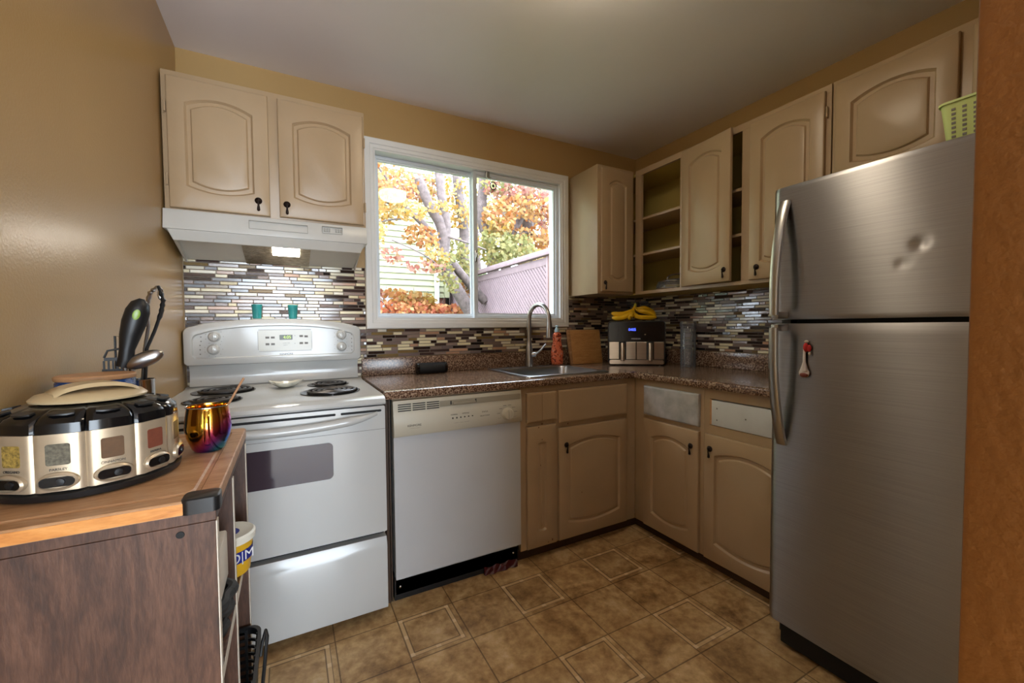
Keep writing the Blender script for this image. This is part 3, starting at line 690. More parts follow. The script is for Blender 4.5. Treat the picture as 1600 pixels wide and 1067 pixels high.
def under(x0, x1, t0, t1, dz, m, nm, th=.003):   # a panel on the sloping underside; t from front (0) to back (1)
    y = lambda t: -.312+.29*t
    z = lambda t: 1.575-.062*t-dz
    return MB().hexa([(x0, y(t0), z(t0)), (x1, y(t0), z(t0)), (x1, y(t1), z(t1)), (x0, y(t1), z(t1)), (x0, y(t0), z(t0)+th), (x1, y(t0), z(t0)+th), (x1, y(t1), z(t1)+th), (x0, y(t1), z(t1)+th)]).build(nm, m, hd, smooth=False)
under(.024, .735, 0, 1, 0, 'hood_white', 'underside')
under(.25, .52, .02, .99, .006, 'dirty_foil', 'foil_filter')
under(.365, .475, .12, .52, .010, 'hood_glow', 'lamp_panel')
Fh = FB(-.3385)
for a in ((.285, .287, 1.612, 1.645), (.505, .5065, 1.612, 1.645), (.285, .5065, 1.6445, 1.646), (.285, .5065, 1.611, 1.6125)): fbox(MB(), Fh, *a, -.004, .006).build('panel_line', 'hood_print', hd)
for a in ((.565, .566, 1.62, 1.65), (.648, .649, 1.62, 1.65), (.565, .649, 1.6495, 1.6505), (.565, .649, 1.6195, 1.6205)): fbox(MB(), Fh, *a, -.004, .006).build('switch_outline', 'hood_print', hd)
for u in (.572, .582, .592, .62, .63, .64): fbox(MB(), Fh, u, u+.006, 1.628, 1.642, -.004, .006).build('switch_print', 'hood_print', hd)

dw = thing('dishwasher', (1.1, -.3, 0), 'white built-in dishwasher with a cream control strip between range and sink cabinet', 'dishwasher')
MB().box(.806, 1.408, -.60, -.03, .03, .875).build('tub', 'appliance_white', dw, smooth=False)
MB().box(.802, 1.412, -.59, -.45, 0, .028).box(.80, 1.414, -.60, -.55, .028, .112).build('kick_plate', 'black_plastic', dw, smooth=False)
for u in (.825, 1.385): MB().lathe([(.006, 0), (.004, .002), (.001, .003)], (u, -.6005, .062), 10, (0, -1, 0)).build('screw', 'nickel', dw)
Fw = FB(-.6005)
plate(Fw, .800, 1.412, .114, .728, .004, 0, .032).build('door', 'appliance_white', dw)
cp = MB(); cp.prism([Fw(.798, v, d) for d, v in ((0, .731), (.044, .731), (.05, .738), (.046, .82), (.040, .836), (.040, .884), (0, .884))], (.615, 0, 0), .003)
cpo = cp.build('control_panel', 'panel_cream', dw)
Fw2 = FB(-.641)
plate(Fw2, 1.0, 1.408, .842, .868, .002, 0, .0012).build('recess_strip', 'recess_tan', cpo)
fbox(MB(), Fw2, 1.06, 1.17, .847, .858, .0012, .012, .003).build('latch_handle', 'recess_tan', cpo)
for u in (1.052, 1.172): fbox(MB(), Fw2, u-.003, u+.003, .848, .864, .001, .005, .001).build('latch_clip', 'dark_print', cpo)
for i in range(3):
    for j in range(4): fbox(MB(), Fw2, .818+i*.062, .818+i*.062+.056, .838+j*.009, .842+j*.009, 0, .0012).build('vent_slot', 'black_matte', cpo)
Fw3 = FB(-.6485)
dk = MB().lathe([(.030, 0), (.031, .003), (.028, .006), (.025, .018), (.022, .022), (.001, .022)], Fw3(1.332, .778, 0), 30, (0, -1, 0)).build('dial', 'panel_cream', cpo)
fbox(MB(), Frame((0, -.6485, 0), (1, 0, 0), (0, -1, 0)), 1.328, 1.336, .757, .799, .020, .027, .002).build('pointer', 'panel_cream', dk)
for k in range(8):
    a = -2.0+k*.57; fbox(MB(), Fw3, 1.332+.046*math.sin(a)-.008, 1.332+.046*math.sin(a)+.008, .778+.042*math.cos(a)-.001, .778+.042*math.cos(a)+.001, -.0005, .0009).build('mark', 'grey_print', cpo)
for k in range(6): fbox(MB(), Fw3, 1.055+k*.019, 1.061+k*.019, .783+.0005*k, .790, -.0005, .001).build('button', 'dark_print', cpo)
text('NORMAL', Fw3, 1.065, .802, .008, 'dark_print', cpo); text('OPTIONS', Fw3, 1.12, .803, .008, 'dark_print', cpo); text('HEAT  DRY  RINSE', Fw3, 1.10, .762, .009, 'grey_print', cpo)
text('STATUS', Fw3, 1.215, .80, .009, 'dark_print', cpo); text('DELAY START', Fw3, 1.215, .782, .008, 'dark_print', cpo); text('KENMORE', Fw3, .885, .775, .013, 'dark_print', cpo); text('ULTRA WASH', Fw3, .887, .762, .007, 'dark_print', cpo)
fl = thing('filler_strip', (.782, -.3, 0), 'brown filler strip in the gap between range and dishwasher', 'filler')
MB().box(.772, .784, -.60, -.04, .005, ZC-.045).box(.788, .794, -.595, -.04, .005, ZC-.045).build('strip', 'toe_kick', fl, smooth=False)
rl = thing('counter_rail', (1.1, -.6, .885), 'thin tan rail under the counter above the dishwasher', 'rail')
MB().box(.798, 1.418, -.618, -.56, .8865, .8895).build('rail', 'cabinet_paint', rl)
rp = thing('wrapper', (1.3, -.64, 0), 'crumpled dark red wrapper on the floor under the dishwasher', 'wrapper')
m_ = MB(); L = []
for i in range(9):
    x = 1.22+.022*i; L.append([(x, -.622+.006*math.sin(i*2.3), .004), (x+.004, -.615, .018+.008*math.sin(i*1.7)), (x+.002, -.607, .034+.006*math.cos(i*2.1)), (x, -.603, .006)])
m_.loops(L, True, True, True).build('film', 'dark_red', rp, smooth=False)

# ------------------------------------------------------------------ refrigerator
FX = 1.983; F = FR(FX)
fg = thing('refrigerator', (2.35, -1.90, 0), 'stainless steel top-freezer refrigerator with curved bar handles', 'refrigerator')
MB().box(FX+.075, W-.03, -2.275, -1.506, .02, 1.672, .004).build('body', 'black_plastic', fg)
MB().box(FX+.03, FX+.0745, -2.265, -1.535, .012, .092, .004).build('kick_grille', 'black_matte', fg)
def fdoor(v0, v1, dents, nm):
    u0, u1 = 1.500, 2.278; mb = MB(); nu, nv = 70, 56; rr_ = .034; g = []
    us = [u0+rr_*(1-math.cos(PI/2*k/8)) for k in range(8)]+[u0+rr_+(u1-u0-2*rr_)*k/nu for k in range(nu+1)]+[u1-rr_*(1-math.cos(PI/2*k/8)) for k in range(7, -1, -1)]
    def depth(u):
        a = min(u-u0, u1-u); bow = .006*(1-((u-(u0+u1)/2)/((u1-u0)/2))**2)
        return bow-(0 if a >= rr_ else rr_-math.sqrt(max(0, rr_*rr_-(rr_-a)**2)))*.75
    for j in range(nv+1):
        v = v0+(v1-v0)*j/nv; e = min(j, nv-j); ed = -.004 if e == 0 else 0
        g.append([F(u, v, depth(u)+ed-sum(h*math.exp(-((u-a)**2+(v-b)**2)/(r*r)) for a, b, r, h in dents)) for u in us])
    G = [[mb.bm.verts.new(p) for p in row] for row in g]
    for a, b in zip(G, G[1:]):
        for i in range(len(us)-1): mb.bm.faces.new((a[i], a[i+1], b[i+1], b[i]))
    bk = [mb.bm.verts.new(F(u, v, -.068)) for u, v in ((u0, v0), (u1, v0), (u1, v1), (u0, v1))]
    mb.bm.faces.new(bk[::-1]); n = len(us)-1
    mb.bm.faces.new([bk[0], bk[1]]+G[0][::-1]); mb.bm.faces.new([bk[2], bk[3]]+G[-1])
    mb.bm.faces.new([bk[3], bk[0]]+[r[0] for r in G]); mb.bm.faces.new([bk[1], bk[2]]+[r[-1] for r in G][::-1])
    return mb.build(nm, 'fridge_steel', fg, ang=50)
fz_ = fdoor(1.211, 1.68, [(1.91, 1.416, .014, .0045), (1.872, 1.366, .012, .003)], 'freezer_door')
fd_ = fdoor(.10, 1.196, [], 'fridge_door')
def fhandle(zt, zb, parent, flip):
    P = []; n = 14
    for i in range(n+1):
        t = i/n; z = zt+(zb-zt)*t; out = .004+.062*math.sin(PI/2*min(1, t*1.25))**.8
        P.append(F(1.55, z, out))
    mb = MB(); L = []
    for i, p in enumerate(P):
        t = i/n; w_ = .016-.003*t; th = .010
        L.append([p+V(0, -a*w_, 0)+V(-b*th, 0, 0) for a, b in ((-1, -.6), (-.6, -1), (.6, -1), (1, -.6), (1, .6), (.6, 1), (-.6, 1), (-1, .6))])
    mb.loops(L, True, True, True)
    zz = zb; mb.hexa([F(1.538, zz-.012, -.004), F(1.562, zz-.012, -.004), F(1.562, zz-.012, .062), F(1.538, zz-.012, .062), F(1.538, zz+.012, -.004), F(1.562, zz+.012, -.004), F(1.562, zz+.012, .062), F(1.538, zz+.012, .062)], .002)
    return mb.build('handle', 'handle_steel', parent)
fhandle(1.628, 1.226, fz_, 0); fhandle(.762, 1.182, fd_, 1)
MB().box(FX+.02, FX+.06, -1.56, -1.53, 1.1975, 1.2095).build('hinge', 'black_plastic', fg)
og = thing('fridge_ornament', (1.97, -1.63, 1.02), 'tiny net pouch ornament with a red bow on the fridge door', 'ornament')
yo, xo = -1.622, FX-.010
MB().sphere((xo, yo, 1.027), .009, .017, .016).build('pouch', 'net_white', og)
MB().sphere((xo-.004, yo-.001, 1.021), .008, .013, .009).build('filling', 'candy_brown', og)
MB().lathe([(.013, 0), (.008, .016), (.0045, .03), (.004, .075), (.003, .085)], (xo, yo, 1.036), 12).build('neck', 'net_white', og)
MB().sphere((xo-.001, yo-.004, 1.115), .006, .008, .016).sphere((xo, yo-.014, 1.112), .005, .007, .012).build('bow', 'red_cloth', og)
MB().sphere((xo-.001, yo-.006, 1.135), .004, .007, .004).sphere((xo-.001, yo-.016, 1.094), .003, .004, .005).build('toggle', 'edge_white', og)

bk_ = thing('storage_basket', (2.15, -2.08, 1.68), 'pale green perforated plastic basket on top of the refrigerator', 'basket')
m_ = MB(); bx0, bx1, by0, by1, bz0, bz1 = 2.035, 2.30, -2.24, -1.922, 1.681, 1.795
m_.loops([rrect(bx0+.012, bx1-.012, by0+.012, by1-.012, .02, bz0), rrect(bx0, bx1, by0, by1, .02, bz1), rrect(bx0-.004, bx1+.004, by0-.004, by1+.004, .022, bz1), rrect(bx0-.004, bx1+.004, by0-.004, by1+.004, .022, bz1+.006), rrect(bx0+.004, bx1-.004, by0+.004, by1-.004, .02, bz1+.006), rrect(bx0+.015, bx1-.015, by0+.015, by1-.015, .02, bz0+.003)], True, True, True)
m_.build('body', 'basket_green', bk_)
hm_ = MB()
for i in range(12):
    for j in range(8):
        y = by1-.03-i*.021; z = bz0+.012+j*.012; x = bx0+.012*(1-(z-bz0)/(bz1-bz0))-.0006
        hm_.box(x-.0006, x+.001, y-.004, y+.004, z-.003, z+.003)
hm_.build('perforation', 'grey_print', bk_, smooth=False)

# ------------------------------------------------------------------ counter things at the corner
A = V(2.305, -.245, 0); B = V(2.585, -.485, 0); U_ = (B-A).normalized(); Fa = Frame(A, U_, (U_.y, -U_.x, 0)); WA = (B-A).length
af = thing('air_fryer', tuple((A+B)/2+V(.08, .09, ZC)), 'black dual-basket air fryer with steel drawer fronts and a blue clock', 'air fryer')
def rr2(F, u0, u1, v0, v1, r, d, n=5):
    P = []
    for cx, cy, a0 in ((u1-r, v0+r, -PI/2), (u1-r, v1-r, 0), (u0+r, v1-r, PI/2), (u0+r, v0+r, PI)):
        for i in range(n+1): a = a0+PI/2*i/n; P.append(F(cx+r*math.cos(a), cy+r*math.sin(a), d))
    return P
zt = ZC+.298
MB().loops([rr2(Fa, .02, WA-.02, ZC+.015, zt-.012, .03, -.215), rr2(Fa, .003, WA-.003, ZC+.006, zt-.002, .03, -.18), rr2(Fa, 0, WA, ZC+.004, zt, .026, -.012), rr2(Fa, .004, WA-.004, ZC+.008, zt-.004, .022, 0)], True, True, True).build('body', 'black_plastic', af)
MB().loops([rr2(Fa, .008, WA-.008, ZC+.160, zt-.010, .016, 0), rr2(Fa, .008, WA-.008, ZC+.160, zt-.010, .016, .002)], True, True, True).build('display', 'black_gloss', af)
for k in range(2):
    u0 = .010+k*(WA/2-.008); u1 = u0+WA/2-.013
    o = fbox(MB(), Fa, u0, u1, ZC+.042, ZC+.157, .0005, .006, .002).build('basket_drawer', 'fryer_steel', af, smooth=False)
    uc = (u0+u1)/2
    fbox(MB(), Fa, uc-.024, uc+.024, ZC+.043, ZC+.158, .006, .007).build('handle_recess', 'black_plastic', o)
    fbox(MB(), Fa, uc-.014, uc+.014, ZC+.034, ZC+.152, .007, .036, .005).build('handle', 'fryer_steel', o)
plate(Fa, .012, WA-.012, ZC+.010, ZC+.038, .009, 0, .004).build('base_strip', 'fryer_steel', af)
text('0405', Fa, .158, ZC+.238, .024, 'blue_digits', af, .0025); text('INSIGNIA', Fa, .182, ZC+.178, .014, 'white_print', af, .0025)
fbox(MB(), Fa, .236, .244, ZC+.203, ZC+.209, .002, .0024).build('icon', 'grey_print', af)
for u, d in ((.04, -.03), (WA-.04, -.03), (.06, -.17), (WA-.06, -.17)): MB().lathe([(.012, ZC+.0005), (.012, ZC+.0065)], Fa(u, 0, d), 12).build('foot', 'black_matte', af)
bn = thing('banana_bunch', tuple(Fa(.17, zt, -.1)), 'bunch of ripe yellow bananas lying on the black air fryer', 'bananas')
hb = zt
stem = (.182, .105, -.10)
for pts in ([(.16, .074, -.085), (.12, .05, -.07), (.07, .045, -.06), (.025, .052, -.055)],
            [(.155, .06, -.065), (.115, .026, -.05), (.07, .018, -.045), (.03, .022, -.05)],
            [(.20, .085, -.11), (.25, .085, -.12), (.29, .065, -.13), (.318, .038, -.13)],
            [(.19, .072, -.085), (.24, .062, -.085), (.285, .048, -.09), (.318, .025, -.095)],
            [(.172, .06, -.06), (.19, .028, -.045), (.25, .02, -.045), (.315, .02, -.055)],
            [(.168, .06, -.06), (.155, .04, -.035), (.145, .022, -.025), (.15, .018, -.02)]):
    P = [stem]+pts; Q = []
    for i in range(len(P)-1):    # Catmull-Rom
        p0, p1, p2, p3 = [V(*P[max(0, min(len(P)-1, i+k))]) for k in (-1, 0, 1, 2)]
        for t in (0, .25, .5, .75): Q.append(.5*((2*p1)+(p2-p0)*t+(2*p0-5*p1+4*p2-p3)*t*t+(3*p1-p0-3*p2+p3)*t**3))
    Q.append(V(*P[-1])); n = len(Q)
    rad = [(.0045 if i/(n-1) < .22 else .0045+.0125*min(1, (i/(n-1)-.22)/.2)) if i/(n-1) < .82 else .017*(1-.62*((i/(n-1)-.82)/.18)**1.5) for i in range(n)]
    b_ = MB().tube([Fa(q.x, hb+q.y, q.z) for q in Q], rad, 7).build('banana', 'banana', bn, ang=50)
    e = Q[-1]; MB().sphere(tuple(Fa(e.x, hb+e.y, e.z)), .005, .005, .005, 8).build('tip', 'banana_tip', b_)
MB().tube([Fa(stem[0], hb+stem[1]-.008, stem[2]), Fa(stem[0]+.004, hb+stem[1]+.012, stem[2]-.006)], [.011, .008], 10).build('stem', 'banana_stem', bn)
jr = thing('storage_jar', (2.655, -.60, ZC), 'tall clear plastic canister beside the black air fryer', 'canister')
jc = (2.655, -.60, ZC)
MB().lathe([(.001, .0008), (.043, .0008), (.046, .004), (.046, .255), (.0435, .258), (.0435, .262)], jc, 28, caps=False).build('body', 'clear_plastic', jr)
MB().lathe([(.047, .2585), (.049, .262), (.049, .284), (.046, .288), (.001, .288)], jc, 28).build('lid', 'clear_plastic', jr)
gl_ = MB()
gl_.lathe([(.026, 0), (.026, .24)], (2.655, -.60, ZC+.005), 20, caps=False); gl_.build('inner_tube', 'clear_plastic', jr)

pl = thing('casserole_lid', (2.61, -.535, 1.42), 'domed glass pan lid with chrome rim and handle standing in the open cabinet bay', 'lid')
LX, LY, LZ = 2.61, -.535, 1.4205
MB().lathe([(.115, LZ+.002), (.117, LZ+.006), (.114, LZ+.03), (.10, LZ+.052), (.06, LZ+.066), (.001, LZ+.07)], (LX, LY, 0), 36, caps=False).build('dome', 'clear_plastic', pl)
MB().tube([(LX+.117*math.cos(2*PI*k/36), LY+.117*math.sin(2*PI*k/36), LZ+.006) for k in range(37)], .0055, 8).tube([(LX+.104*math.cos(2*PI*k/36), LY+.104*math.sin(2*PI*k/36), LZ+.05) for k in range(37)], .004, 8).build('rim', 'chrome', pl)
MB().tube([(LX, LY-.062*math.cos(PI*k/10), LZ+.066+.034*math.sin(PI*k/10)**.6) for k in range(11)], .007, 8).build('handle', 'chrome', pl)

# ------------------------------------------------------------------ wooden cart and the things on it
kc = thing('kitchen_cart', (.168, -1.386, 0), 'dark wood-grain shelf cart against the left wall beside the range', 'cart')
for y0, y1 in ((-1.632, -1.614), (-1.425, -1.409), (-1.158, -1.14)):
    o = MB().box(.014, .3155, y0, y1, .0, .9005, .0008).build('side_panel', 'cart_wood', kc, smooth=False)
    MB().box(.3156, .3172, y0+.001, y1-.001, .002, .899).build('edge_band', 'edge_white', o, smooth=False)
MB().box(.014, .3165, -1.632, -1.14, .901, .9185, .001).build('top_panel', 'cart_wood', kc, smooth=False)
for z in (.645, .20):
    for y0, y1 in ((-1.6135, -1.4255), (-1.4085, -1.1585)):
        o = MB().box(.02, .3145, y0, y1, z-.016, z, .0006).build('shelf', 'cart_wood', kc, smooth=False)
        MB().box(.3146, .316, y0+.001, y1-.001, z-.0155, z-.0005).build('edge_band', 'edge_white', o, smooth=False)
MB().box(.008, .0135, -1.63, -1.142, .0, .9).build('back_panel', 'cart_wood', kc, smooth=False)
MB().lathe([(.0055, 0), (.005, .001), (.0005, .0012)], (.272, -1.6322, .888), 12, (0, -1, 0)).build('screw_cap', 'black_matte', kc)

cb2 = thing('carving_board', (.168, -1.386, .919), 'grooved wooden carving board with black corners lying on the cart', 'cutting board')
ZB = .94
bm_ = MB()
bm_.loops([rrect(.008, .319, -1.640, -1.142, .012, .9195), rrect(.008, .319, -1.640, -1.142, .012, ZB-.002), rrect(.010, .317, -1.638, -1.144, .012, ZB), rrect(.032, .294, -1.612, -1.172, .02, ZB), rrect(.035, .291, -1.609, -1.175, .02, ZB-.003), rrect(.041, .285, -1.603, -1.181, .018, ZB-.003), rrect(.044, .282, -1.600, -1.184, .018, ZB)], True, True, True)
bm_.build('board', 'board_wood', cb2, ang=30)
MB().box(.03, .29, -1.6412, -1.6402, .9205, ZB-.003).build('cut_edge', 'board_edge_wood', cb2)
for xs in ((.275, .3225),):
    MB().loops([rrect(xs[0], xs[1], -1.6445, -1.605, .010, .9196), rrect(xs[0], xs[1], -1.6445, -1.605, .010, ZB+.0012), rrect(xs[0]+.002, xs[1]-.002, -1.6425, -1.607, .009, ZB+.003)], True, True, True).build('corner_grip', 'black_plastic', cb2)

CX, CY = .121, -1.437
rk = thing('spice_carousel', (CX, CY, ZB), 'black turntable spice rack with a beige domed lid on the carving board', 'spice rack')
MB().lathe([(.001, ZB+.0005), (.108, ZB+.0005), (.116, ZB+.003), (.118, ZB+.012), (.112, ZB+.015), (.001, ZB+.015)], (CX, CY, 0), 48).build('base', 'black_plastic', rk)
MB().lathe([(.03, ZB+.0155), (.03, 1.074), (.062, 1.076), (.001, 1.077)], (CX, CY, 0), 24).build('column', 'black_plastic', rk)
ld = MB().lathe([(.066, 1.0775), (.072, 1.079), (.073, 1.082), (.066, 1.089), (.045, 1.093), (.001, 1.095)], (CX, CY, 0), 48).build('lid', 'beige_lid', rk)
am = V(.18, -.30).normalized()
hp_ = []
Wd = V(-am.y, am.x)
for i in range(13):
    t = -1+2*i/12; z = 1.0905+.013*max(0, 1-t*t)**.7; q = V(CX, CY)+Wd*(.052*t)+am*.012
    hp_.append([V(q.x+am.x*a, q.y+am.y*a, z+b) for a, b in ((-.030, -.003), (.030, -.003), (.024, .003), (-.024, .003))])
MB().loops(hp_, True, True, True).build('handle', 'beige_lid', ld)
SP = [(-44, 'silver spice dispenser with pale green seeds, leftmost in the carousel', 'spice_green', ''),
      (-15, 'silver spice dispenser showing golden grain, second from the left in the carousel', 'spice_seed', 'OREGANO'),
      (0, '', '', '')]
def carafe(th, label, mtl, word):
    t = math.radians(th); fwd = V(math.sin(t), -math.cos(t), 0); rt = V(math.cos(t), math.sin(t), 0); c = V(CX, CY, 0)
    Fc = Frame(c+fwd*.1125, rt, fwd)
    root = thing('spice_dispenser', tuple(c+fwd*.085+V(0, 0, ZB+.015)), label, 'spice jar', 'spice dispensers in the carousel')
    hw, iw = .0288, .010
    z0, z1 = ZB+.0158, 1.041
    mb = MB(); sec = [(-iw, -.075), (iw, -.075), (hw, -.006), (hw-.003, -.002), (hw-.009, .0005), (-hw+.009, .0005), (-hw+.003, -.002), (-hw, -.006)]
    mb.loops([[Fc(u, z0, d) for u, d in sec], [Fc(u, z1, d) for u, d in sec]], True, True, True).build('body', 'silver_plastic', root)
    mb = MB(); k = lambda f, dd: [(u*f, -.075+(d+.075)*dd) for u, d in sec]
    mb.loops([[Fc(u, z1+.0004, d) for u, d in k(.98, .995)], [Fc(u, z1+.015, d) for u, d in k(.95, .98)], [Fc(u, z1+.022, d) for u, d in k(.88, .9)], [Fc(u, z1+.034, d) for u, d in k(.7, .5)]], True, True, True)
    cpk = mb.build('cap', 'black_gloss', root, ang=30)
    MB().loops([rr2(Frame(Fc.o+V(0, 0, 0), rt, fwd), -.014, .014, z1+.0245, z1+.0335, .003, -.0), ] if 0 else [[Fc(u, z1+.0265-(d+.012)*.18, d) for u, d in ((-.012, -.022), (.012, -.022), (.015, -.012), (.008, -.008), (-.008, -.008), (-.015, -.012))], [Fc(u, z1+.0290-(d+.012)*.18, d) for u, d in ((-.012, -.022), (.012, -.022), (.015, -.012), (.008, -.008), (-.008, -.008), (-.015, -.012))]], True, True, True).build('pour_flap', 'black_plastic', cpk)
    wf = plate(Fc, -.0135, .0135, .995, 1.0265, .003, .0002, .0012).build('window', mtl, root)
    if word: text(word, Fc, 0, .9885, .0052, 'dark_print', root, .0012)
    dl_ = MB(); R_ = [[Fc(.0235*a*math.cos(2*PI*i/24), .9715+.0135*b*math.sin(2*PI*i/24), d) for i in range(24)] for a, b, d in ((1, 1, .0004), (.98, .98, .005), (.86, .74, .0075), (.82, .66, .0055))]
    bz = dl_.loops(R_, True, True, True).build('dial_bezel', 'silver_plastic', root)
    MB().loops([rr2(Fc, -.019, .019, .9645, .9785, .005, .0056), rr2(Fc, -.019, .019, .9645, .9785, .005, .0074)], True, True, True).build('dial', 'black_gloss', bz)
    MB().lathe([(.0055, 0), (.005, .002), (.001, .0025)], Fc(.004, .9715, .0074), 14, tuple(fwd)).build('dial_knob', 'black_plastic', bz)
carafe(-61, 'silver spice dispenser at the far left end of the carousel', 'spice_green', 'BASIL')
carafe(-31, 'silver spice dispenser showing yellow-brown seeds, left of the greyish one', 'spice_seed', 'OREGANO')
carafe(-2, 'silver spice dispenser marked PARSLEY with greyish flakes in its window', 'spice_green', 'PARSLEY')
carafe(28, 'silver spice dispenser marked CINNAMON with brown powder in its window', 'spice_brown', 'CINNAMON')
carafe(58, 'silver spice dispenser showing reddish powder in its window', 'spice_red', 'PAPRIKA')
carafe(88, 'silver spice dispenser turned sideways next to the rainbow mug', 'spice_brown', '')
for k, th in enumerate((118, 148, 178, 208, 238, 268)):
    carafe(th, ['silver spice dispenser behind the lid nearest the rainbow mug', 'silver spice dispenser at the back of the carousel below the blue canister', 'silver spice dispenser at the very back of the carousel toward the wall', 'silver spice dispenser at the rear left of the carousel', 'silver spice dispenser facing the left wall, rear half', 'silver spice dispenser facing the left wall, front half'][k], 'spice_brown', '')

mg = thing('metal_mug', (.268, -1.337, ZB), 'shiny rainbow metal mug at the edge of the carving board', 'mug')
MX, MY = .268, -1.337
MB().lathe([(.001, ZB+.0006), (.024, ZB+.0006), (.029, ZB+.006), (.038, ZB+.03), (.041, ZB+.05), (.039, ZB+.072), (.0365, ZB+.092), (.0375, ZB+.094), (.0362, ZB+.0945), (.035, ZB+.09), (.0375, ZB+.07), (.038, ZB+.045), (.03, ZB+.012), (.001, ZB+.008)], (MX, MY, 0), 40).build('cup', 'iridescent', mg)
MB().tube([(MX+.0372*math.cos(2*PI*k/40), MY+.0372*math.sin(2*PI*k/40), ZB+.0935) for k in range(41)], .0012, 6).build('rim', 'chrome', mg)
ha = V(.1, -.995, 0)
MB().tube([V(MX, MY, 0)+ha*r+V(0, 0, z) for r, z in ((.036, ZB+.088), (.050, ZB+.087), (.060, ZB+.074), (.061, ZB+.05), (.053, ZB+.026), (.038, ZB+.02))], .0055, 10, flat=.5).build('handle', 'iridescent', mg)
st = thing('wooden_stick', (.285, -1.33, ZB+.02), 'flat wooden stir stick standing in the rainbow mug', 'stick')
MB().tube([(.262, -1.333, ZB+.014), (.332, -1.322, ZB+.146)], .0052, 8, flat=.45).build('stick', 'stick_wood', st)

cn = thing('canister', (.074, -1.257, ZB), 'blue glazed canister with a flat wooden lid behind the spice carousel', 'canister')
MB().lathe([(.001, ZB+.0006), (.054, ZB+.0006), (.0585, ZB+.006), (.0595, ZB+.07), (.0595, ZB+.15), (.057, ZB+.154), (.001, ZB+.154)], (.074, -1.257, 0), 40).build('jar', 'blue_glaze', cn)
MB().lathe([(.0, ZB+.1545), (.060, ZB+.1545), (.061, ZB+.156), (.061, ZB+.162), (.059, ZB+.164), (.001, ZB+.1645)], (.074, -1.257, 0), 40).build('lid', 'lid_wood', cn)
uh = thing('utensil_holder', (.122, -1.178, ZB), 'slim metal utensil holder partly hidden by the blue canister', 'utensil holder')
UX, UY = .122, -1.178
MB().lathe([(.001, ZB+.0006), (.024, ZB+.0006), (.0255, ZB+.004), (.0265, ZB+.14), (.0275, ZB+.142), (.0255, ZB+.142), (.0245, ZB+.01), (.001, ZB+.008)], (UX, UY, 0), 28).build('body', 'chrome', uh)
def T(u, v): return None
tn = thing('tongs', (.135, -1.17, 1.0), 'scalloped steel tongs standing in the holder, tips up', 'tongs')
for sgn, P in ((1, [(.125, -1.172, 1.00), (.135, -1.172, 1.15), (.150, -1.172, 1.19), (.163, -1.172, 1.232), (.168, -1.172, 1.262), (.160, -1.172, 1.294)]), (-1, [(.118, -1.168, 1.00), (.130, -1.166, 1.15), (.138, -1.166, 1.20), (.137, -1.166, 1.25), (.144, -1.168, 1.278), (.158, -1.17, 1.293)])):
    mb = MB(); Q = []
    for a, b in zip(P, P[1:]): Q += [V(*a).lerp(V(*b), k/5) for k in range(5)]
    Q.append(V(*P[-1])); n = len(Q)
    mb.tube(Q, [.0045+.0032*abs(math.sin(i*1.5))*(1 if .5 < i/n < .9 else .2) for i in range(n)], 8, flat=.7).build('arm', 'black_iron' if sgn > 0 else 'nickel', tn)
MB().sphere((.1625, -1.171, 1.277), .006, .003, .016).build('tip', 'chrome', tn)
pe = thing('kitchen_utensil', (.115, -1.19, 1.0), 'utensil with a thick black grip and green oval button, standing upright', 'utensil')
ax = [V(.098, -1.192, 1.112), V(.104, -1.192, 1.13), V(.106, -1.192, 1.15), V(.112, -1.192, 1.18), (V(.120, -1.192, 1.21)), V(.127, -1.192, 1.235), V(.132, -1.192, 1.252), V(.135, -1.192, 1.262)]
MB().tube(ax, [.012, .0142, .0135, .0185, .022, .0215, .0165, .005], 18).build('grip', 'black_plastic', pe)
qd = (ax[5]-ax[3]).normalized(); nr = V(.22, -1, 0).normalized()
bt_ = MB(); cc_ = ax[5].lerp(ax[4], .35)+nr*.0208; sd_ = qd.cross(nr).normalized()
bt_.loops([[cc_+qd*(.012*k*math.cos(2*PI*i/24))+sd_*(.0068*k*math.sin(2*PI*i/24))+nr*h for i in range(24)] for k, h in ((1, -.002), (.95, .001), (.6, .0018))], True, True, True).build('button', 'green_oval', pe)
MB().tube([(.100, -1.19, 1.115), (.105, -1.185, 1.04), (.114, -1.18, .96)], .004, 8).build('shaft', 'nickel', pe)
spn = thing('serving_spoon', (.12, -1.19, 1.0), 'large steel serving spoon with its bowl up over the canister', 'spoon')
MB().sphere((.136, -1.196, 1.127), .037, .012, .017, 20, Quaternion((0, 1, 0), math.radians(-24))).build('bowl', 'nickel', spn)
MB().tube([(.112, -1.192, 1.112), (.116, -1.186, 1.06), (.126, -1.176, .96)], [.006, .004, .003], 8).build('stem', 'nickel', spn)
spt = thing('slotted_turner', (.085, -1.19, 1.0), 'black slotted turner with its blade showing above the canister lid', 'turner')
tu = MB()
for a in ((.062, .104, 1.098, 1.108), (.066, .102, 1.126, 1.133)): tu.box(a[0], a[1], -1.188, -1.185, a[2], a[3])
for k in range(6): tu.box(.064+k*.0075, .067+k*.0075, -1.188, -1.185, 1.108, 1.126)
tu.build('blade', 'black_plastic', spt, smooth=False)
MB().tube([(.066, -1.187, 1.133), (.072, -1.187, 1.148), (.092, -1.187, 1.152)], .0022, 6).tube([(.098, -1.187, 1.151), (.104, -1.187, 1.132)], .0022, 6).build('wire_neck', 'black_iron', spt)
MB().tube([(.088, -1.1865, 1.10), (.106, -1.183, 1.02), (.114, -1.18, .955)], .003, 6).build('shaft', 'black_iron', spt)
wr = thing('wire_utensil', (.082, -1.17, 1.0), 'thin dark wire utensil frame standing behind the black turner', 'utensil')
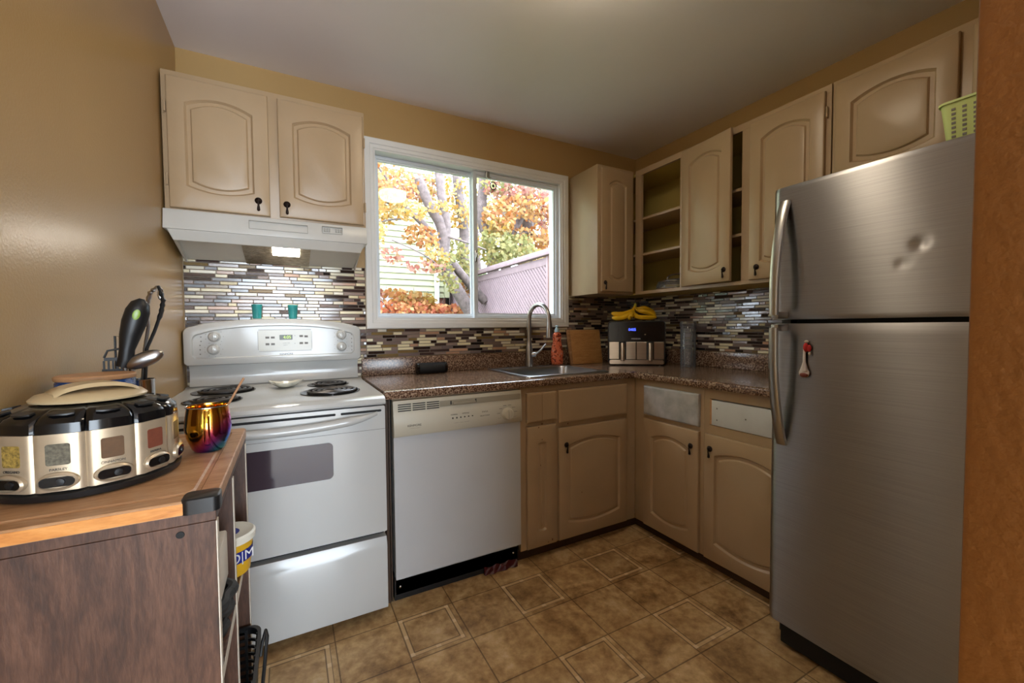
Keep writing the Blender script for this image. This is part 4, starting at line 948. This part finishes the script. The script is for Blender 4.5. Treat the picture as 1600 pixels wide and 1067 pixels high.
MB().tube([(.112, -1.172, .955), (.080, -1.168, 1.06), (.080, -1.168, 1.18), (.090, -1.168, 1.178), (.090, -1.168, 1.08), (.118, -1.172, .96)], .0022, 6).build('wire', 'black_iron', wr)

tb = thing('margarine_tub', (.292, -1.285, .645), 'yellow and white margarine tub on the upper cart shelf', 'tub')
TX, TY, TZ = .288, -1.287, .6455
MB().lathe([(.001, TZ), (.040, TZ), (.043, TZ+.004), (.050, TZ+.078), (.001, TZ+.078)], (TX, TY, 0), 36).build('cup', 'tub_yellow', tb)
lt = MB().lathe([(.051, TZ+.074), (.0545, TZ+.075), (.055, TZ+.088), (.051, TZ+.092), (.046, TZ+.089), (.001, TZ+.089)], (TX, TY, 0), 36).build('lid', 'tub_white', tb)
MB().lathe([(.024, TZ+.0895), (.001, TZ+.0898)], (TX, TY, 0), 24).build('lid_print', 'blue_print', lt)
MB().lathe([(.0475, TZ+.032), (.0492, TZ+.058)], (TX, TY, 0), 36, caps=False).build('label_band', 'blue_print', tb)
a = math.radians(40); Ft = Frame((TX+.0486*math.sin(a), TY-.0486*math.cos(a), 0), (math.cos(a), math.sin(a), 0), (math.sin(a), -math.cos(a), 0))
text('D|M', Ft, 0, TZ+.045, .03, 'white_print', tb, .001)
wb_ = thing('woven_basket', (.25, -1.52, .645), 'dark braided basket on the upper cart shelf behind the front panel', 'basket')
mb = MB()
for k in range(5):
    z = .655+k*.017; R_ = .066+.004*k; cy0 = -1.52
    mb.tube([(.236+(R_+.004*math.sin(9*2*PI*i/72+k*PI))*math.cos(2*PI*i/72), cy0+(R_+.004*math.sin(9*2*PI*i/72+k*PI))*math.sin(2*PI*i/72), z) for i in range(73)], .0095, 8)
mb.lathe([(.001, .6465), (.066, .6465), (.07, .70), (.062, .70), (.058, .652), (.001, .652)], (.236, -1.52, 0), 32)
mb.build('weave', 'knit_black', wb_)
nb = thing('paper_packet', (.27, -1.52, .734), 'white folded paper packet lying on top of the braided basket', 'packet')
MB().box(.225, .311, -1.565, -1.475, .7335, .82, .004).build('packet', 'edge_white', nb)

cr = thing('plastic_crate', (.22, -1.285, .2), 'black slotted plastic basket with a loop handle on the lower cart shelf', 'basket')
mb = MB(); cx0, cx1, cy0, cy1, cz0, cz1 = .06, .338, -1.395, -1.172, .2008, .432
mb.box(cx0+.012, cx1-.012, cy0+.012, cy1-.012, cz0, cz0+.004)
for k in range(13):
    z = cz0+.004+k*.0178; t = .010*(1-k/12)
    mb.loops([rrect(cx0+t, cx1-t, cy0+t, cy1-t, .03, z), rrect(cx0+t, cx1-t, cy0+t, cy1-t, .03, z+.007), rrect(cx0+t+.003, cx1-t-.003, cy0+t+.003, cy1-t-.003, .028, z+.007), rrect(cx0+t+.003, cx1-t-.003, cy0+t+.003, cy1-t-.003, .028, z), rrect(cx0+t, cx1-t, cy0+t, cy1-t, .03, z)])
def bar(xa, ya, nx, ny):
    t = .010; mb.hexa([(xa-nx*t-.003, ya-ny*t-.003, cz0), (xa-nx*t+.003, ya-ny*t-.003, cz0), (xa-nx*t+.003, ya-ny*t+.003, cz0), (xa-nx*t-.003, ya-ny*t+.003, cz0), (xa-.003, ya-.003, cz1), (xa+.003, ya-.003, cz1), (xa+.003, ya+.003, cz1), (xa-.003, ya+.003, cz1)])
for k in range(7): y = cy0+.03+(cy1-cy0-.06)*k/6; bar(cx1-.0035, y, 1, 0); bar(cx0+.0035, y, -1, 0)
for k in range(8): x = cx0+.03+(cx1-cx0-.06)*k/7; bar(x, cy0+.0035, 0, -1); bar(x, cy1-.0035, 0, 1)
mb.build('body', 'black_plastic', cr, smooth=False)
MB().loops([rrect(cx0-.004, cx1+.004, cy0-.004, cy1+.004, .032, cz1-.012), rrect(cx0-.004, cx1+.004, cy0-.004, cy1+.004, .032, cz1+.004), rrect(cx0+.003, cx1-.003, cy0+.003, cy1-.003, .03, cz1+.004), rrect(cx0+.003, cx1-.003, cy0+.003, cy1-.003, .03, cz1-.012), rrect(cx0-.004, cx1+.004, cy0-.004, cy1+.004, .032, cz1-.012)]).build('rim', 'black_plastic', cr)
MB().tube([(cx1+.002, -1.235, cz1-.15), (cx1+.010, -1.225, cz1-.08), (cx1+.017, -1.205, cz1-.015), (cx1+.014, -1.195, cz1-.004), (cx1+.006, -1.198, cz1-.03), (cx1+.001, -1.205, cz1-.06)], .0042, 8).build('loop_handle', 'black_plastic', cr)

# ------------------------------------------------------------------ outside the window
g_ = MB(); gp = [(-8, .2), (1.2, .2)]
L = []
for y, z in ((.16, 1.0), (2.5, 1.25), (5.2, 1.42), (8, 1.9), (14, 2.6), (30, 4)): L.append([(-9, y, z), (3, y, z), (12, y, z+.15), (24, y, z+.3)])
struct(g_.loops(L, False).build('ground', 'grass'), 'green lawn rising behind the house outside', 'lawn')
hs = thing('neighbor_house', (.5, 6, 1.4), 'pale green sided house beyond the window', 'house')
mb = MB(); z = 1.735
while z < 7.2: mb.prism([(-6, 5.10, z), (-6, 5.02, z+.0), (-6, 5.045, z+.105), (-6, 5.10, z+.105)], (9.06, 0, 0)); z += .105
mb.box(-6, 3.05, 5.10, 9, 1.735, 7.2)
mb.build('siding', 'siding', hs, smooth=False)
MB().box(-6, 3.02, 5.08, 9, .9, 1.73).build('foundation', 'brick', hs, smooth=False)
MB().box(2.79, 2.86, 4.94, 5.015, 1.45, 7.0, .008).build('downspout', 'white_vinyl', hs)
MB().box(2.98, 3.07, 4.99, 5.09, 1.735, 7.2).build('corner_board', 'siding', hs)
ub = thing('utility_box', (1.93, 4.7, 1.3), 'white outdoor unit with a dark side grille near the brick foundation', 'utility box')
MB().box(1.74, 2.06, 4.55, 4.9, 1.3, 1.73, .03).build('case', 'utility_white', ub)
gm = MB()
for k in range(5): gm.box(1.80, 1.87, 4.545, 4.549, 1.40+k*.035, 1.42+k*.035)
gm.build('grille', 'fence_dark', ub, smooth=False)

fe = thing('lattice_fence', (3.2, 1.75, 1.1), 'mauve-grey lattice privacy fence right of the maple tree', 'fence')
fy0, fy1, fzb, fzt = 1.80, 9.0, .95, 1.95
MB().box(3.15, 3.27, 1.70, 1.795, .95, 2.105, .005).build('post', 'fence_post', fe)
MB().box(3.11, 3.19, 1.68, fy1, 2.035, 2.105, .004).build('cap_rail', 'fence_wood', fe)
MB().box(3.165, 3.19, 1.80, fy1, 1.925, 2.02, .003).box(3.148, 3.165, 1.78, 1.82, .95, 2.03, .002).build('rail', 'fence_wood', fe)
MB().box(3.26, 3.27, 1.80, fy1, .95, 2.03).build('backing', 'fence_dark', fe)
mb = MB(); hh = fzt-fzb
def strip(y, sgn, x, wd):
    P = []
    y0, y1 = y, y+sgn*hh; a0, a1 = 0., 1.
    lo, hi = fy0, 6.5
    def cl(t): return y0+(y1-y0)*t
    if sgn > 0:
        a0 = max(0, (lo-y0)/hh); a1 = min(1, (hi-y0)/hh)
    else:
        a0 = max(0, (y0-hi)/hh); a1 = min(1, (y0-lo)/hh)
    if a1-a0 < .03: return
    p = [(x, cl(a0)-wd, fzb+hh*a0), (x, cl(a0)+wd, fzb+hh*a0), (x, cl(a1)+wd, fzb+hh*a1), (x, cl(a1)-wd, fzb+hh*a1)]
    mb.prism(p, (.008, 0, 0))
y = fy0-hh
while y < 6.5: strip(y, 1, 3.170, .0245); y += .0665
y = fy0
while y < 6.5+hh: strip(y, -1, 3.1795, .012); y += .0665
tag(mb.build('lattice', 'fence_wood', fe, smooth=False), kind='stuff')

LC = {'gold': [(236, 186, 76), (240, 202, 108), (226, 162, 60), (242, 212, 136)], 'orange': [(234, 156, 72), (238, 174, 92), (222, 132, 62), (242, 192, 116)],
      'pink': [(216, 136, 114), (226, 162, 138), (206, 114, 98), (230, 176, 132)], 'lime': [(190, 184, 102), (208, 198, 122), (170, 170, 92), (222, 196, 112)], 'red': [(218, 128, 86), (226, 150, 96), (204, 104, 70), (230, 172, 110)]}
def leafcloud(mb, blobs, size=.05):
    for c, rad, n, pal in blobs:
        for _ in range(int(n*.82)):
            while True:
                q = V(random.uniform(-1, 1), random.uniform(-1, 1), random.uniform(-1, 1))
                if q.length < 1: break
            p = V(c[0]+q.x*rad[0], c[1]+q.y*rad[1], c[2]+q.z*rad[2]); sz = size*random.uniform(.6, 1.25)
            d = V(random.uniform(-1, 1), random.uniform(-.6, .6), random.uniform(-1, .3)).normalized(); e = d.cross(V(random.uniform(-.4, .4), 1, random.uniform(-.4, .4))).normalized(); n_ = d.cross(e)
            co = random.choice(LC[pal]); k = random.uniform(.85, 1.08); col = tuple(min(1, x*k*(.62 if pal == 'red' else .34)) for x in lin(co))+(1,)  # red leaves get a lighter colour because the shrub stands in shade
            a = [p-d*sz, p+e*sz*.62-d*sz*.1, p+d*sz*.9, p-e*sz*.62-d*sz*.1]; m0 = p+n_*sz*.15
            vv = [mb.bm.verts.new(x) for x in a]
            for tri in ((vv[0], vv[1], vv[2]), (vv[0], vv[2], vv[3])):
                f = mb.bm.faces.new(tri); mb.paint(f, col)
    return mb
def tree(loc, label, limbs, blobs, size, group='autumn trees outside the window'):
    t = thing('maple_tree', loc, label, 'tree', group)
    mb = MB()
    for pts, r0, r1 in limbs:
        Q = []
        for i in range(len(pts)-1):
            p0, p1, p2, p3 = [V(*pts[max(0, min(len(pts)-1, i+k))]) for k in (-1, 0, 1, 2)]
            for tt in (0, .33, .66): Q.append(.5*((2*p1)+(p2-p0)*tt+(2*p0-5*p1+4*p2-p3)*tt*tt+(3*p1-p0-3*p2+p3)*tt**3))
        Q.append(V(*pts[-1])); n = len(Q)
        mb.tube(Q, [r0+(r1-r0)*i/(n-1) for i in range(n)], 10)
    mb.build('trunk', 'bark', t)
    tag(leafcloud(MB(), blobs, size).build('foliage', 'leaves', t, smooth=False, recalc=False), kind='stuff'); return t
tree((3.0, 3.5, 1.3), 'golden maple with a leaning forked trunk before the pale green house',
     [([(3.05, 3.5, 1.2), (2.87, 3.5, 1.42), (2.64, 3.5, 1.77), (2.49, 3.5, 2.05), (2.45, 3.5, 2.28), (2.47, 3.5, 2.45), (2.40, 3.5, 2.72), (2.25, 3.5, 2.95), (2.1, 3.5, 3.3)], .11, .07),
      ([(2.47, 3.5, 2.4), (2.50, 3.5, 2.7), (2.44, 3.5, 3.07), (2.38, 3.5, 3.6)], .08, .06),
      ([(2.48, 3.5, 2.2), (2.2, 3.5, 2.62), (1.95, 3.5, 2.82), (1.6, 3.5, 2.95), (1.1, 3.5, 3.2)], .06, .025),
      ([(3.15, 3.6, 1.6), (2.90, 3.55, 1.83), (2.66, 3.5, 2.06), (2.52, 3.5, 2.25)], .07, .06),
      ([(3.3, 4.2, 1.6), (3.02, 4.1, 2.3), (2.98, 4.0, 2.75), (2.86, 3.9, 3.3), (2.8, 3.9, 3.8)], .10, .07),
      ([(1.9, 3.4, 2.86), (1.7, 3.3, 3.05), (1.3, 3.2, 3.5)], .02, .01), ([(1.45, 3.2, 2.55), (1.7, 3.2, 2.62), (1.9, 3.3, 2.66)], .012, .014), ([(2.5, 3.4, 2.5), (2.75, 3.3, 2.42), (3.0, 3.2, 2.32)], .018, .01), ([(1.6, 3.0, 2.3), (2.0, 3.0, 2.15), (2.35, 3.1, 1.95)], .008, .012)],
     [((1.55, 3.4, 3.12), (.5, .5, .36), 620, 'orange'), ((1.5, 3.3, 2.75), (.32, .4, .22), 360, 'gold'), ((2.05, 3.9, 3.3), (.5, .3, .2), 300, 'pink'), ((2.55, 3.9, 3.3), (.5, .3, .25), 460, 'gold'),
      ((2.85, 3.9, 2.95), (.25, .3, .2), 260, 'gold'), ((2.08, 3.3, 2.45), (.28, .2, .16), 240, 'orange'), ((1.42, 3.2, 2.42), (.16, .3, .22), 130, 'gold'), ((1.85, 3.1, 2.72), (.3, .2, .14), 170, 'gold'),
      ((2.2, 3.1, 2.15), (.2, .2, .2), 150, 'gold'), ((2.3, 3.1, 1.95), (.14, .2, .2), 110, 'lime'), ((2.75, 3.8, 2.35), (.25, .3, .25), 280, 'lime'), ((2.95, 3.9, 2.1), (.2, .3, .35), 260, 'lime'), ((2.0, 2.95, 1.98), (.35, .2, .08), 70, 'pink'), ((1.5, 2.8, 2.08), (.2, .2, .12), 60, 'pink'),
      ((2.46, 3.1, 1.78), (.1, .1, .14), 60, 'lime'), ((2.9, 3.8, 1.8), (.14, .2, .2), 110, 'orange'), ((2.42, 3.2, 2.15), (.1, .1, .12), 40, 'lime'), ((2.3, 3.2, 2.85), (.16, .15, .1), 60, 'gold')], .036)
tree((4.3, 5.5, 1.4), 'orange and pink maple with grey trunks behind the lattice fence',
     [([(4.0, 5, 1.2), (3.95, 5, 2.7), (3.74, 5, 3.3), (3.85, 5, 4.4)], .13, .09), ([(4.2, 5.2, 1.4), (4.38, 5, 2.95), (4.65, 5, 3.5), (4.9, 5, 4.4)], .11, .07), ([(4.85, 5.2, 1.4), (4.85, 5.2, 3.2), (4.95, 5.2, 4.4)], .17, .13), ([(4.9, 5.2, 3.2), (5.3, 5.2, 3.9), (5.5, 5.2, 4.6)], .07, .05), ([(4.4, 5, 3.0), (4.8, 5, 3.1), (5.5, 5, 2.9)], .03, .02)],
     [((4.35, 4.6, 3.75), (.75, .4, .22), 480, 'pink'), ((4.5, 4.5, 3.45), (.7, .4, .25), 460, 'orange'), ((3.85, 4.5, 3.15), (.3, .4, .35), 330, 'orange'), ((5.2, 4.6, 3.35), (.45, .4, .28), 330, 'pink'), ((3.9, 4.6, 3.9), (.4, .4, .25), 200, 'lime'), ((4.7, 4.8, 2.95), (.4, .4, .25), 220, 'orange'), ((5.1, 4.8, 2.75), (.35, .4, .25), 260, 'orange')], .055)
tree((3.9, 5.0, 1.4), 'yellow-green young tree just above the lattice fence rail',
     [([(4.0, 4.6, 1.2), (4.0, 4.6, 2.3), (3.95, 4.6, 2.8)], .04, .02), ([(4.4, 4.8, 1.3), (4.42, 4.8, 2.2), (4.5, 4.8, 2.9)], .03, .012)],
     [((3.75, 4.4, 2.62), (.4, .4, .32), 520, 'lime'), ((4.25, 4.5, 2.65), (.35, .35, .28), 380, 'lime'), ((3.8, 4.4, 2.98), (.28, .3, .15), 180, 'gold'), ((4.7, 4.7, 2.45), (.35, .3, .3), 300, 'gold')], .05)
tree((6.5, 10, 2.0), 'distant yellow tree seen through the gaps between trunks',
     [([(6.3, 9, 1.5), (6.3, 9, 4.5), (6.4, 9, 7)], .12, .06), ([(7.6, 9, 1.5), (7.7, 9, 4.5), (7.5, 9, 7)], .12, .06), ([(5.6, 9, 1.5), (5.4, 9, 3.5), (5.3, 9, 6)], .08, .05)],
     [((6.4, 9.2, 5.4), (2.6, 1.2, .9), 700, 'lime'), ((7.4, 9.2, 4.2), (1.3, .9, .7), 420, 'gold'), ((5.4, 9.0, 4.4), (.7, .7, .8), 260, 'gold')], .08)
sh = thing('shrub', (2.2, 4.3, 1.35), 'low shrub of fiery orange leaves along the brick foundation', 'shrub')
mb = MB()
for k in range(9): x = 1.7+k*.14; mb.tube([(x, 4.4, 1.3), (x+.03, 4.38, 1.55), (x+random.uniform(-.1, .1), 4.35, 1.72+random.random()*.12)], [.01, .007, .004], 6)
mb.build('stem', 'bark', sh)
tag(leafcloud(MB(), [((2.15, 4.3, 1.48), (.6, .3, .17), 700, 'red'), ((2.7, 4.2, 1.45), (.5, .3, .12), 420, 'red'), ((2.0, 4.25, 1.68), (.35, .2, .12), 150, 'orange'), ((2.3, 4.25, 1.62), (.3, .2, .14), 130, 'gold'), ((1.6, 4.3, 1.7), (.2, .2, .08), 50, 'pink')], .045).build('foliage', 'leaves', sh, smooth=False, recalc=False), kind='stuff')
hg = thing('hedge', (4.5, 8, 1.8), 'soft green bushes on the lawn behind the leaning maple', 'hedge')
LC['green'] = [(170, 196, 130), (150, 180, 116), (190, 208, 150), (206, 206, 140)]
tag(leafcloud(MB(), [((4.3, 7.5, 2.0), (.9, .5, .75), 1500, 'green'), ((5.6, 8, 2.2), (.8, .5, .8), 500, 'green')], .07).build('foliage', 'leaves', hg, smooth=False, recalc=False), kind='stuff')
